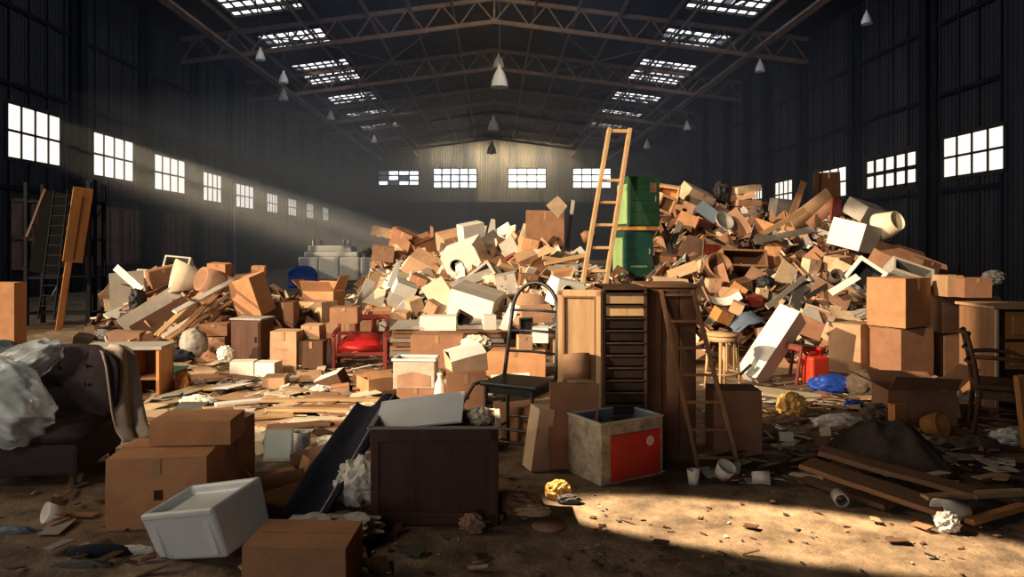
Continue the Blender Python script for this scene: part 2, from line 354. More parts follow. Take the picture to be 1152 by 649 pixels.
wall_material('gable cladding', (.05, .05, .052), (.13, .115, .095), 'X')
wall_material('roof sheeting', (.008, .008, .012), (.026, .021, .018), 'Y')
M['steel'] = mat('roof steel', (.15, .09, .055), rough=.6, var=.4, scale=3, rndv=0)
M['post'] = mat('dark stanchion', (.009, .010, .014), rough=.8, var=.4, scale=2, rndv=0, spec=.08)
M['rustboard'] = mat('rusty boarding', (.21, .115, .09), var=.4, scale=2, rndv=.2)
M['winframe'] = mat('window bars', (.02, .018, .017), rndv=0)
M['shade'] = mat('enamel lamp shade', (.85, .83, .78), rough=.4, var=.1, rndv=0)
def floor_material():
    m, nt, out = nodes_of('dirty floor'); N, L = nt.nodes.new, nt.links.new
    b = N('ShaderNodeBsdfPrincipled'); L(b.outputs[0], out.inputs[0]); b.inputs['Roughness'].default_value = .82; b.inputs['Specular IOR Level'].default_value = .3
    tc = N('ShaderNodeTexCoord')
    def nz(s, d=8, r=.65):
        n = N('ShaderNodeTexNoise'); n.inputs['Scale'].default_value = s; n.inputs['Detail'].default_value = d; n.inputs['Roughness'].default_value = r; L(tc.outputs['Object'], n.inputs['Vector']); return n
    a, c, f = nz(.7), nz(4.5), nz(40, 4)
    r1 = N('ShaderNodeValToRGB'); e = r1.color_ramp.elements; e[0].position = .3; e[0].color = (.10, .074, .053, 1); e[1].position = .72; e[1].color = (.38, .28, .185, 1)
    L(a.outputs[0], r1.inputs[0])
    r2 = N('ShaderNodeValToRGB'); e = r2.color_ramp.elements; e[0].position = .36; e[0].color = (.42, .4, .38, 1); e[1].position = .62; e[1].color = (1.15, 1.1, 1.05, 1); L(c.outputs[0], r2.inputs[0])
    mx = N('ShaderNodeMix'); mx.data_type = 'RGBA'; mx.blend_type = 'MULTIPLY'; mx.inputs[0].default_value = 1; L(r1.outputs[0], mx.inputs[6]); L(r2.outputs[0], mx.inputs[7])
    r3 = N('ShaderNodeValToRGB'); e = r3.color_ramp.elements; e[0].position = .58; e[0].color = (0, 0, 0, 1); e[1].position = .66; e[1].color = (1, 1, 1, 1); L(f.outputs[0], r3.inputs[0])
    m2 = N('ShaderNodeMix'); m2.data_type = 'RGBA'; ml = N('ShaderNodeMath'); ml.operation = 'MULTIPLY'; ml.inputs[1].default_value = .35; L(r3.outputs[0], ml.inputs[0]); L(ml.outputs[0], m2.inputs[0])
    L(mx.outputs[2], m2.inputs[6]); m2.inputs[7].default_value = (.05, .035, .025, 1); L(m2.outputs[2], b.inputs['Base Color'])
    ad = N('ShaderNodeMath'); ad.operation = 'MULTIPLY_ADD'; ad.inputs[1].default_value = .35; L(f.outputs[0], ad.inputs[0]); L(c.outputs[0], ad.inputs[2])
    bp = N('ShaderNodeBump'); bp.inputs['Strength'].default_value = .5; bp.inputs['Distance'].default_value = .05; L(ad.outputs[0], bp.inputs['Height']); L(bp.outputs[0], b.inputs['Normal'])
    return m
M['floor'] = floor_material()
def pane_material(name, col, e, tr):
    m, nt, out = nodes_of(name); N, L = nt.nodes.new, nt.links.new
    t = N('ShaderNodeBsdfTransparent'); em = N('ShaderNodeEmission'); x = N('ShaderNodeMixShader'); x.inputs[0].default_value = 1 - tr
    n = N('ShaderNodeTexNoise'); n.inputs['Scale'].default_value = 2.5; n.inputs['Detail'].default_value = 6; tc = N('ShaderNodeTexCoord'); L(tc.outputs['Object'], n.inputs['Vector'])
    mr = N('ShaderNodeMapRange'); mr.inputs[1].default_value = .3; mr.inputs[2].default_value = .6; mr.inputs[3].default_value = e * .86; mr.inputs[4].default_value = e; L(n.outputs[0], mr.inputs[0])
    em.inputs['Color'].default_value = (*col, 1); L(mr.outputs[0], em.inputs['Strength']); L(t.outputs[0], x.inputs[1]); L(em.outputs[0], x.inputs[2]); L(x.outputs[0], out.inputs[0])
    M[name] = m
pane_material('dusty pane', (1.0, .92, .80), 2.9, .75)
pane_material('pale pane', (.97, .95, .88), 5.5, .5)
pane_material('skylight pane', (.95, .93, .95), 2.3, .3)

# ------------------------------------------------------------------ shell
XW, Y0, Y1, ZE, ZA = 15.0, -12.0, 77.0, 11.6, 13.55
def perforated(cuts_u, cuts_v, holes, cell):
    us = sorted({*cuts_u, *[h[0] for h in holes], *[h[1] for h in holes]}); vs = sorted({*cuts_v, *[h[2] for h in holes], *[h[3] for h in holes]})
    for a, b in zip(us, us[1:]):
        run = None
        for c, d in zip(vs, vs[1:]):
            um, vm = (a + b) / 2, (c + d) / 2
            solid = not any(h[0] < um < h[1] and h[2] < vm < h[3] for h in holes)
            if solid: run = (run[0], d) if run else (c, d)
            if (not solid or d == vs[-1]) and run: cell(a, b, *run); run = None
LW = [(7, 68, 4.36, 6.12), (104, 150, 4.26, 5.97), (173, 208, 4.11, 5.75), (228, 249, 3.95, 5.5), (265, 285, 3.86, 5.3), (300, 312, 3.82, 5.15), (324, 333, 3.8, 5.1), (345, 352, 3.8, 5.05), (363, 369, 3.8, 5.0)]
LWIN = [(12000 / (CX - a), 12000 / (CX - b), z0, z1) for a, b, z0, z1 in LW]
RW = [(1131, 1061, 3.88, 5.26), (1033, 974, 3.81, 5.13), (953, 917, 3.74, 5.08), (892, 872, 3.6, 5.02), (858, 846, 3.55, 4.95), (838, 828, 3.5, 4.9)]
RWIN = [(12000 / (a - CX), 12000 / (b - CX), z0, z1) for a, b, z0, z1 in RW]
EWIN = [(-12.6, -8.1, 8.05, 9.75), (-6.64, -1.83, 7.75, 10.0), (1.44, 5.68, 7.75, 10.0), (8.45, 12.7, 7.75, 10.0)]
OPEN = [(-.5, 13, 2.4, 11.3), (-2.75, -.5, 6.7, 11.3)]      # daylight openings cut into the unseen wall to shape the sunlight

fl = MB(); fl.add([(-XW - .3, Y0, 0), (XW + .3, Y0, 0), (XW + .3, Y1, 0), (-XW - .3, Y1, 0), (-XW - .3, Y0, -.3), (XW + .3, Y0, -.3), (XW + .3, Y1, -.3), (-XW - .3, Y1, -.3)], [(0, 1, 2, 3), (7, 6, 5, 4)])
struct(fl.build('floor', 'floor'), 'bare concrete floor covered with dirt and scraps')
def side_wall(nm, s, holes, label):
    w = MB(); perforated([Y0, Y1], [0, ZE], holes, lambda a, b, c, d: w.b2((s * XW, a, c), (s * (XW + .3), b, d)))
    y = 21.0
    while y < 76:                                # standing ribs of the cladding, broken at the windows
        hs = sorted((h[2] - .1, h[3] + .1) for h in holes if h[0] - .1 < y < h[1] + .1)
        z = 0
        for a, b in hs + [(ZE, ZE)]:
            if a > z: w.b2((s * XW, y - .04, z), (s * (XW - .07), y + .04, a))
            z = b
        y += .95
    struct(w.build(nm, 'side cladding'), label)
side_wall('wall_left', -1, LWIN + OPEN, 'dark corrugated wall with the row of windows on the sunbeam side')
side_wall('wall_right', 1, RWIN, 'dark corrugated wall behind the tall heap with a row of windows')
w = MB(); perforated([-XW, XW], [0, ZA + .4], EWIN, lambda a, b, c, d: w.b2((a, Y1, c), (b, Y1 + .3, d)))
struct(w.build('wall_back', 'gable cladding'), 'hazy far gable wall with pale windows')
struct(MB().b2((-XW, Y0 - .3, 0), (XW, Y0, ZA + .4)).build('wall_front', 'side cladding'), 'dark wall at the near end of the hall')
def roof_z(x): return ZA - (ZA - ZE) * abs(x) / XW
SKY = [(27.6, 32.3), (35, 38.0), (40.8, 46.2), (49.5, 52.6), (56, 58.6), (62, 64.5), (68.5, 70.5)]
for s, nm in ((-1, 'ceiling_left'), (1, 'ceiling_right')):
    w = MB(); holes = [(8.6, 11.8, a, b) for a, b in SKY]
    def cell(a, b, c, d, s=s, w=w):
        q = [(s * a, c, roof_z(a)), (s * b, c, roof_z(b)), (s * b, d, roof_z(b)), (s * a, d, roof_z(a))]
        if s < 0: q = [q[1], q[0], q[3], q[2]]
        w.hexa(q, [(x, y, z + .15) for x, y, z in q])
    perforated([0, XW + .35], [Y0 - .3, Y1 + .3], holes, cell)
    struct(w.build(nm, 'roof sheeting'), 'dark sheeted roof slope over the %s' % ('window row with sunbeams' if s < 0 else 'tall heap'))
# windows
wn = 0
def window(origin, ux, uz, W, Hh, nc, nr, pane, label, seed=0, missing=()):
    global wn; wn += 1; ux, uz = Vector(ux), Vector(uz); nrm = ux.cross(uz)
    f = MB(); b = .075 if W < 3.4 else .15
    for i in range(nc + 1):
        f.bar(ux * W * i / nc, ux * W * i / nc + uz * Hh, b if i % nc else b * 1.6, .12, up=nrm)
    for j in range(nr + 1): f.bar(uz * Hh * j / nr, ux * W + uz * Hh * j / nr, b if j % nr else b * 1.6, .12, up=nrm)
    o = struct(f.build('window_%d' % wn, 'winframe', None, origin), label)
    p = MB(); g = .03
    for i in range(nc):
        for j in range(nr):
            if (i, j) in missing: continue
            a = ux * (W * i / nc + g) + uz * (Hh * j / nr + g) + nrm * .02; q = ux * (W / nc - 2 * g); r = uz * (Hh / nr - 2 * g)
            p.hexa([a, a + q, a + q + r, a + r], [x + nrm * .01 for x in (a, a + q, a + q + r, a + r)])
    struct(p.build('pane', pane, o))
ords = ['nearest', 'second', 'third', 'fourth', 'fifth', 'sixth', 'seventh', 'eighth', 'ninth', 'tenth', 'eleventh', 'twelfth']
for i, (a, b, z0, z1) in enumerate(LWIN): window((-XW - .03, a, z0), (0, 1, 0), (0, 0, 1), b - a, z1 - z0, 4 if i else 4, 2, 'dusty pane', '%s bright barred window along the wall with the sunbeams' % ords[i])
for i, (a, b, z0, z1) in enumerate(RWIN): window((XW + .03, b, z0), (0, -1, 0), (0, 0, 1), b - a, z1 - z0, 5 if i == 1 else 4, 2, 'dusty pane', '%s bright barred window along the wall behind the tall heap' % ords[i])
for i, (a, b, z0, z1) in enumerate(EWIN): window((a, Y1 + .1, z0), (1, 0, 0), (0, 0, 1), b - a, z1 - z0, [4, 5, 4, 4][i], 3, 'pale pane', ['pale far gable window with missing panes beside the sunbeam wall', 'far gable window between the broken one and the roof centre', 'far gable window beside the roof centre towards the tall ladder', 'far gable window partly behind the tall ladder'][i], missing=((0, 1), (0, 2), (1, 0), (2, 1)) if i == 0 else ())
# skylights
for s in (-1, 1):
    for i, (a, b) in enumerate(SKY):
        x0, x1 = 8.6, 11.8; wn += 1
        pt = lambda u, v, dz=0: Vector((s * (x0 + (x1 - x0) * u), a + (b - a) * v, roof_z(x0 + (x1 - x0) * u) + dz))
        f = MB(); nu, nv = 7, max(3, int((b - a) / .8))
        for k in range(nu + 1): f.bar(pt(k / nu, 0), pt(k / nu, 1), .07)
        for k in range(nv + 1): f.bar(pt(0, k / nv), pt(1, k / nv), .16 if k % 2 == 0 else .08)
        for k in range(3): f.bar(pt(rnd.random(), rnd.random() * .4), pt(rnd.random(), 1 - rnd.random() * .3), .06)
        o = struct(f.build('window_%d' % wn, 'winframe'), '%s barred skylight in the roof slope over the %s' % (ords[i], 'sunbeam wall' if s < 0 else 'tall heap'))
        p = MB()
        for k in range(nu):
            for j in range(nv):
                if rnd.random() < (.08 if i in (0, 2) else .22): continue
                q = [pt(k / nu + .004, j / nv + .004, .1), pt((k + 1) / nu - .004, j / nv + .004, .1), pt((k + 1) / nu - .004, (j + 1) / nv - .004, .1), pt(k / nu + .004, (j + 1) / nv - .004, .1)]
                p.hexa(q, [x + Vector((0, 0, .01)) for x in q])
        struct(p.build('pane', 'skylight pane', o))
# stanchions
tn = 0
def trim(mb, m, label, parent=None):
    global tn; tn += 1; return struct(mb.build('trim_%d' % tn, m), label)
for s, W in ((-1, LWIN), (1, RWIN)):
    ys = [(W[i][1] + W[i + 1][0]) / 2 for i in range(len(W) - 1)] + ([W[-1][1] + 1.5, W[-1][1] + 6])
    for k, y in enumerate(ys):
        if y > 75: continue
        t = MB(); t.b2((s * XW, y - .5, 0), (s * (XW - .12), y + .5, ZE - .1)); t.b2((s * (XW - .12), y - .09, 0), (s * (XW - .24), y + .09, ZE - .3)); t.b2((s * (XW - .24), y - .2, 0), (s * (XW - .28), y + .2, ZE - .3))
        trim(t, 'post', 'dark steel stanchion on the %s, %s from the near end' % ('sunbeam wall' if s < 0 else 'wall behind the tall heap', ords[k]))
t = MB(); [t.b2((s_ * XW, 21, z), (s_ * (XW - .1), 76.9, z + .14)) for s_ in (-1, 1) for z in (3.4, 6.6, 9)]
trim(t, 'post', 'horizontal rails of the side walls')
# rusty boarded lower openings of the sunbeam wall
for k, (y0, y1) in enumerate([(22, 24.9), (26.2, 29.9), (32.2, 35.4), (36.8, 39.4)]):
    t = MB(); n = 5
    for i in range(n):
        a = y0 + (y1 - y0) * i / n; t.b2((-XW, a + .05, 1.0), (-XW + .05, a + (y1 - y0) / n - .05, 3.1))
    for z in (.95, 1.9, 3.1): t.b2((-XW, y0, z - .05), (-XW + .1, y1, z + .05))
    for i in range(n + 1): t.b2((-XW, y0 + (y1 - y0) * i / n - .05, .9), (-XW + .1, y0 + (y1 - y0) * i / n + .05, 3.15))
    trim(t, 'rustboard', 'rusty boarded lower opening in the sunbeam wall, %s from the near end' % ords[k])
# trusses
TR = [34.0, 43.0, 53.2, 63.5, 71.5]
for k, y in enumerate(TR):
    t = MB(); n = 20
    lo = lambda x: roof_z(x) - 1.2
    for s in (-1, 1):
        t.bar((0, y, lo(0)), (s * XW, y, lo(XW)), .13, .2); t.bar((0, y, roof_z(0) - .1), (s * XW, y, roof_z(XW) - .1), .13, .2)
        for i in range(9):
            x0, x1 = i * XW / 9, (i + 1) * XW / 9; xm = (x0 + x1) / 2
            t.bar((s * x0, y, lo(x0)), (s * xm, y, roof_z(xm) - .1), .07); t.bar((s * xm, y, roof_z(xm) - .1), (s * x1, y, lo(x1)), .07)
    t.bar((0, y, lo(0)), (0, y, roof_z(0)), .1)
    trim(t, 'steel', 'rusty steel roof truss across the hall, %s from the near end' % ords[k])
t = MB()
for x in (2, 4, 6, 8.3, 12.1, 13.6):
    for s in (-1, 1): t.bar((s * x, 24, roof_z(x) - .12), (s * x, Y1, roof_z(x) - .12), .1, .2)
for x in (8.3, 12.1):
    for s in (-1, 1): t.bar((s * x, 24, roof_z(x) - 1.2), (s * x, Y1, roof_z(x) - 1.2), .08, .12)
trim(t, 'steel', 'roof purlins running the length of the hall')
t = MB()                                         # diagonal wind bracing
for a, b in zip(TR, TR[1:]):
    for s in (-1, 1):
        t.bar((s * 3, a, roof_z(3) - 1.2), (s * 8.3, b, roof_z(8.3) - 1.2), .05); t.bar((s * 8.3, a, roof_z(8.3) - 1.2), (s * 3, b, roof_z(3) - 1.2), .05)
trim(t, 'steel', 'thin diagonal bracing under the roof')
# conduit on the sunbeam wall
t = MB(); t.tube([P(258, 206, 40.2) + Vector((.25, 0, 0)), P(259, 310, 40.2) + Vector((.25, 0, 0))], .07)
trim(t, 'Z', 'pale vertical conduit pipe on the sunbeam wall')

trim(MB().b2((-XW, Y1 - .06, 0), (XW, Y1, 6.3)), 'post', 'dark lower band of the far gable wall')  # darker strip over the lower part of the gable wall
# ------------------------------------------------------------------ pendant lamps
def pendant(px, py, Y, w, label, top=None, group='pendant lamps under the roof'):
    c = P(px, py, Y); x = c.x; r = w * Y / F / 2
    t = thing('pendant_lamp', label, 'lamp', (c.x, c.y, c.z - r), None, group)
    s = MB(); s.lathe([(r, 0), (r * .98, .06 * r), (r * .86, r * .75), (r * .55, r * 1.6), (r * .22, r * 2.1), (r * .22, r * 2.5), (0, r * 2.5), (0, r * 2.45), (r * .15, r * 2.4), (r * .5, r * 1.5), (r * .8, r * .7), (r * .93, 0), (r, 0)], 24); s.build('lamp_shade', 'shade', t, smooth=True)
    b = MB(); b.lathe([(0, -.25 * r), (.2 * r, -.2 * r), (.36 * r, .1 * r), (.3 * r, .5 * r), (.12 * r, .9 * r), (.12 * r, 1.6 * r)], 16); b.build('bulb', 'Z', t, smooth=True)
    zt = (roof_z(x) - .1) if top is None else top
    MB().tube([(0, 0, r * 2.45), (0, 0, zt - (c.z - r))], max(.015, r * .05), 6).build('cable', 'H', t)
    return t
pendant(562, 88, 34, 20, 'largest pale bell-shaped pendant lamp hanging at the centre of the roof')
pendant(561, 70, 43, 13, 'small pale pendant lamp just above and behind the largest central one')
pendant(555, 140, 53.2, 13, 'central pale pendant lamp well below the largest one')
pendant(553, 167, 63.5, 11, 'farthest central pendant lamp, close above the far gable windows')
pendant(293, 62, 33, 11, 'pale pendant lamp nearest the camera beside the sunbeam wall skylights')
pendant(319, 88, 38, 11, 'upper of two pale lamps one above the other near the sunbeam wall')
pendant(319, 107, 43, 11, 'lower of two pale lamps one above the other near the sunbeam wall')
pendant(372, 130, 53.2, 9, 'pale pendant lamp under the narrow skylight on the sunbeam side')
pendant(421, 157, 63.5, 7, 'small far pendant lamp beyond the skylights on the sunbeam side')
pendant(855, 75, 34, 11, 'pale pendant lamp beside the skylights over the tall heap')
pendant(975, 21, 25, 12, 'dim pendant lamp high above the windows of the far-right wall')
pendant(773, 142, 47, 8, 'pale pendant lamp below the skylights over the tall heap')
pendant(728, 163, 58, 8, 'tiny pendant lamp just right of the tall wooden ladder top')

# ------------------------------------------------------------------ dust haze
def haze(name, lo, hi, dens, col, an, label):
    m, nt, out = nodes_of(name); v = nt.nodes.new('ShaderNodeVolumeScatter'); v.inputs['Density'].default_value = dens; v.inputs['Color'].default_value = (*col, 1); v.inputs['Anisotropy'].default_value = an
    nt.links.new(v.outputs[0], out.inputs['Volume'])
    o = MB().b2(lo, hi).build('dust_haze', m); tag(o, label, 'haze', None, 'stuff')
haze('dusty air', (-14.9, 23, .02), (14.9, 76.9, 11.0), .0065, (.72, .80, 1.0), .1, 'dusty air hanging in the far half of the hall')
haze('dusty air low', (-14.8, 24, .03), (-1, 62, 7.0), .028, (.97, .88, .70), .2, 'thicker dust in the sunbeams along the window row')
# ------------------------------------------------------------------ light
wd = bpy.data.worlds.new('sky'); SC.world = wd; wd.use_nodes = True
bg = wd.node_tree.nodes['Background']; bg.inputs[0].default_value = (.62, .72, .9, 1); bg.inputs[1].default_value = .22
def lamp(kind, name, loc, aim, power, col, **k):
    l = bpy.data.lights.new(name, kind); l.energy = power; l.color = col
    for a, b in k.items(): setattr(l, a, b)
    o = bpy.data.objects.new(name, l); COL.objects.link(o); o.location = loc
    o.rotation_euler = (Vector(aim) - Vector(loc)).to_track_quat('-Z', 'Y').to_euler(); return o
lamp('SUN', 'sun', (-40, -10, 20), (-40 + 1, -10 + .5, 20 - .38), 6.4, (1, .76, .49), angle=R(.6))
lamp('AREA', 'added light', (-4, -7, 3.0), (0, 9, .9), 175, (.97, .93, .93), shape='RECTANGLE', size=6, size_y=3)  # unseen lamp added behind the camera to fill the near fronts
lamp('SPOT', 'added warm fill', (-9, -4, 7), (2.2, 16, 1.4), 11500, (1, .80, .56), spot_size=R(40), spot_blend=.6, shadow_soft_size=1.0)  # spot added inside the hall to warm the heap fronts
lamp('AREA', 'added side fill', (-14.2, 7, 6.5), (2, 13, .5), 560, (1, .80, .56), shape='RECTANGLE', size=10, size_y=6, spread=R(120))  # unseen lamp added by the side opening as warm fill
sp = lamp('SPOT', 'added beam spot', (-5.2, 6.6, 7.2), (1.62, 4.25, 0), 27000, (1, .76, .48), spot_size=R(12.5), spot_blend=.35, shadow_soft_size=.06); sp.scale = (.40, 1, 1)  # spot added inside the hall to light one patch of floor
lamp('AREA', 'gable daylight', (0, 74.6, 12.2), (0, 77, 7), 2600, (1, .82, .54), shape='RECTANGLE', size=14, size_y=1)  # unseen lamp added to brighten the far gable wall
lamp('AREA', 'added roof fill', (0, 22, 11.0), (0, 50, 10.6), 130, (1, .86, .68), shape='RECTANGLE', size=4, size_y=1, spread=R(70))  # unseen lamp added to light trusses and pendants from the front
for k in range(0, 6):                              # spots added outside the panes to strengthen the sunbeams in the dust
    a, b, z0, z1 = LWIN[k]; c = Vector((-XW, (a + b) / 2, (z0 + z1) / 2)); d = Vector((1, .5, -.38)).normalized()
    lamp('SPOT', 'window added beam spot', c - d * 14, c, [26000, 70000, 80000, 60000, 40000, 30000][k], (1, .84, .60), spot_size=R(18), spot_blend=.1, shadow_soft_size=.05)
for x_ in (-1, 1): lamp('AREA', 'added cool fill', (x_ * 4, 22, 11.2), (x_ * 15, 27, 5), 300, (.62, .76, 1.0), shape='RECTANGLE', size=6, size_y=3)  # unseen bluish lamps added to lift the dark side walls
I3 = Matrix.Identity(3)
def fbox(x0, x1, ytop, ybase, d, yaw=0, z=0.0):
    """ground box seen frontally between two columns of the picture: width, depth, height, base centre"""
    Y = GY(ybase, z); w = (x1 - x0) * Y / F; h = (ybase - ytop) * Y / F
    c = P((x0 + x1) / 2, ybase, Y); return w, d, h, Vector((c.x, Y + d / 2, z))

# ================================================================= near things, sunless side
# dark lounge chair
t = thing('armchair', 'dark buttoned upholstered lounge chair under a plastic bag', 'armchair', (-3.36, 5.26, 0), rot3(yaw=7))
b = MB(); b.box((0, -.02, .235), (.88, .78, .27)); b.build('seat_base', 'SO', t, bev=.03)
def cush(u, v):
    x, y = (u - .5) * .89, (v - .5) * .74 - .05; e = (1 - (2 * u - 1) ** 6) * (1 - (2 * v - 1) ** 6); return (x, y, .37 + .075 * e + .006 * noise.noise((x * 6, y * 6, 0)))
b = MB().grid(cush, 20, 16, .0); b.box((0, -.05, .35), (.885, .735, .05)); b.build('seat', 'SO', t, smooth=True)
b = MB()
def backf(u, v):
    x, z = (u - .5) * .84, .38 + v * .42; tuft = sum(math.exp(-((x - a) ** 2 + (z - c) ** 2) / .0012) for a in (-.27, -.09, .09, .27) for c in (.60, .73))
    return (x * (1 - .05 * v ** 3), .23 + .10 * v + .03 * tuft - .05 * (1 - (2 * u - 1) ** 6) * (1 - (2 * v - 1) ** 6), z)
b.grid(backf, 48, 30, -.16); b.build('backrest', 'SO', t, smooth=True)
[MB().lathe([(0, .006), (.012, .003), (.014, 0)], 10, Matrix.Rotation(R(100), 3, 'X'), (a, .21 + (c - .38) / .42 * .1, c)).build('button', 'K', t) for a in (-.27, -.09, .09, .27) for c in (.60, .73)]
for a in (-.38, .38):
    for c in (-.34, .32): MB().lathe([(.018, 0), (.028, .1)], 10, None, (a, c, 0)).build('leg', 'X', t)
TP_ = [(100, 397, 5.52), (112, 396, 5.48), (121, 400, 5.44), (125, 412, 5.42), (129, 436, 5.40), (133, 462, 5.38), (139, 484, 5.32), (150, 500, 5.2)]
def throw_(u, v):
    k = v * (len(TP_) - 1); i_ = min(int(k), len(TP_) - 2); q = P(*TP_[i_]).lerp(P(*TP_[i_ + 1]), k - i_); o_ = min(1, v * 3.2)
    return (q.x - .06 + u * (.03 + .07 * o_) + .012 * math.sin(u * 12 + v * 4), q.y + .34 * u * (1 - .3 * v) + .1 * (1 - o_), q.z + .012 * math.sin(u * 9 + v * 7) - .01 * u)
tag(MB().grid(throw_, 24, 30, .012).build('blanket', 'BG', smooth=True), 'beige throw hanging over the side of the dark lounge chair', 'blanket')
crumple('bunched end of cloth on the floor behind the taped carton', (-2.42, 5.0, .15), (.17, .22, .15), 'BG', 'cloth', 'bundled_cloth', 4, .35, smooth=True, flat=.9)
# the clear plastic bag lying over the chair
crumple('big clear crinkled plastic bag slumped over the dark lounge chair', (-3.47, 4.94, .63), (.38, .28, .24), 'BAG', 'bag', 'plastic_bag', 11, .20, smooth=True, sub=5, freq=1.9, rot=rot3(roll=36), aniso=Matrix(((.55, 0, 0), (0, 1, 0), (0, 0, 1.2))))
crumple('second clear plastic wrapping draped over the top corner of the lounge chair', P(22, 412, 5.3), (.30, .2, .13), 'BAG', 'bag', 'plastic_wrapping', 14, .2, smooth=True, sub=5, freq=1.9, rot=rot3(roll=-28), aniso=Matrix(((.55, 0, 0), (0, 1, 0), (0, 0, 1.2))))
crumple('pale bundle of plastic on the floor behind the lounge chair', (-4.9, 6.95, .44), (.32, .3, .30), 'J', 'bag', 'wrapped_bundle', 5, .2, smooth=True)
w, d, h, c = fbox(-34, 16, 318, 404, .28); carton('tall orange cardboard carton behind the plastic bag at the frame edge', w, d, h, c + Vector((0, 0, 0)), m='O')
# taped carton with smaller carton on it
carton('large brown taped cardboard carton beside the lounge chair', .575, .47, .425, (-2.045, 4.48, 0), rot=rot3(yaw=7), m='O', mark=True)
carton('shallow brown carton lying on top of the large taped carton', .50, .30, .155, (-1.92, 4.62, .437), rot=rot3(yaw=3), m='O', tape=False)
carton('brown carton standing behind the stacked pair of cartons', .20, .26, .50, (-1.82, 4.95, 0), rot=rot3(yaw=-6), m='B')
# white plastic crate lying tilted
rt = rot3(yaw=-26, pitch=3, roll=-15)
t = thing('storage_crate', 'white plastic storage box lying tilted in front of the cartons', 'box', (-1.575, 3.92, .185), rt)
def crate_body(mb):
    w, d, h = .57, .37, .28
    for (ins, z) in (): pass
    lo = [(-w * .46, -d * .45, -h / 2), (w * .46, -d * .45, -h / 2), (w * .46, d * .45, -h / 2), (-w * .46, d * .45, -h / 2)]
    hi = [(-w / 2, -d / 2, h / 2), (w / 2, -d / 2, h / 2), (w / 2, d / 2, h / 2), (-w / 2, d / 2, h / 2)]
    i0 = [(x * .86, y * .80, h / 2) for x, y, z in hi]; i1 = [(x * .82, y * .74, h / 2 - .045) for x, y, z in hi]
    mb.add(lo + hi + i0 + i1, [(3, 2, 1, 0)] + [(r * 4 + k, r * 4 + (k + 1) % 4, r * 4 + 4 + (k + 1) % 4, r * 4 + 4 + k) for r in (0, 1, 2) for k in range(4)] + [(12, 13, 14, 15)])
    return mb
crate_body(MB()).build('body', 'IC', t, bev=.02, seg=3)
b = MB(); b.box((0, -.178, .12), (.55, .016, .03)); b.box((0, .178, .12), (.55, .016, .03)); b.box((-.268, 0, .12), (.016, .37, .03)); b.box((.268, 0, .12), (.016, .37, .03)); b.build('rim', 'IC', t, bev=.007)
for s_ in (-1, 1): MB().box((s_ * .205, -.172, .0), (.05, .018, .22)).build('rib', 'IC', t, bev=.005)
carton('low brown carton in the near corner under the white storage box', .50, .34, .26, (-.945, 3.55, 0), rot=rot3(yaw=-3), m='O', tape=False)
# small heap between
carton('small orange carton with raised flaps behind the white storage box', .26, .22, .16, (-1.36, 4.62, 0), rot=rot3(yaw=28, roll=-8), m='O', style='open', tape=False)
board('bent flap of brown cardboard leaning behind the white storage box', .34, .22, .006, (-1.27, 4.95, .17), rot3(yaw=-10, pitch=-25, roll=-18), 'B', bend=.15)
def navy(u, v):
    p = Vector((-1.16, 4.22, .05)).lerp(Vector((-.80, 4.95, .62)), v); x = (u - .5) * .36
    return (p.x + x * .9, p.y - x * .3, p.z + x * .18 + .035 * math.sin(u * 7 + v * 3) + .02 * noise.noise((u * 4, v * 4, 0)))
tag(MB().grid(navy, 18, 24, .015).build('folded_tarpaulin', 'NV', smooth=True), 'dark navy cloth slanting up beside the brown chest', 'cloth')
def piping_line(v): q = Vector(navy(.86, v)); return q + Vector((0, -.01, .014))
o = MB().tube([piping_line(k / 12) for k in range(13)], .006, 6).build('edge_piping', 'Z', bpy.data.objects['folded_tarpaulin'], smooth=True)
crumple('crumpled newspaper sheet wedged between the navy cloth and the brown chest', (-.83, 4.44, .22), (.13, .1, .12), 'P', 'paper', 'crumpled_newspaper', 3, .5)
crumple('flattened newspaper lying on the floor at the foot of the navy cloth', (-.96, 4.14, .05), (.24, .16, .05), 'P', 'paper', 'crumpled_newspaper', 8, .5)
# brown chest
t = thing('wooden_chest', 'dark brown wooden chest standing open beside the navy cloth', 'chest', (-.365, 4.29 + .24, 0), rot3(yaw=1))
w, d, h = .775, .46, .585
MB().tray(w, d, h, .03).build('body', ['CH'], t, bev=.006)
b = MB(); b.box((0, -d / 2 - .006, h - .04), (w - .02, .014, .07)); b.box((0, -d / 2 - .006, .045), (w - .02, .014, .07))
for x in (-w / 2 + .03, w / 2 - .03): b.box((x, -d / 2 - .006, h / 2), (.05, .014, h - .01))
b.build('face_frame', 'CH', t, bev=.004)
[MB().box((x, -d / 2 - .001, h / 2), (.008, .005, h - .16)).build('groove', 'CH', t) for x in (-.13, .13)]
b = MB()
for x in (-w / 2, w / 2): b.box((x, 0, h + .006), (.036, d + .03, .014))
for y in (-d / 2, d / 2): b.box((0, y, h + .006), (w + .03, .036, .014))
lab(b.build('top_rim', 'G', t, bev=.004), 'worn pale rim')
[MB().box((x, y, .012), (.05, .05, .024)).build('foot', 'K', t) for x in (-w / 2 + .04, w / 2 - .04) for y in (-d / 2 + .04, d / 2 - .04)]
board('pale grey panel lying tilted across the open brown chest', .56, .34, .012, (-.475, 4.56, .635), rot3(yaw=-4, pitch=-70, roll=-8), 'IC', name='grey_board', bend=.02)
crumple('small beige scrap of card sticking out of the brown chest', (-.09, 4.56, .60), (.07, .07, .05), 'C', 'scrap', 'card_scrap', 13, .4)
crumple('dusty scrap leaning at the front of the brown chest', (-.13, 4.2, .05), (.06, .04, .05), 'Q', 'scrap', 'card_scrap', 21, .5)
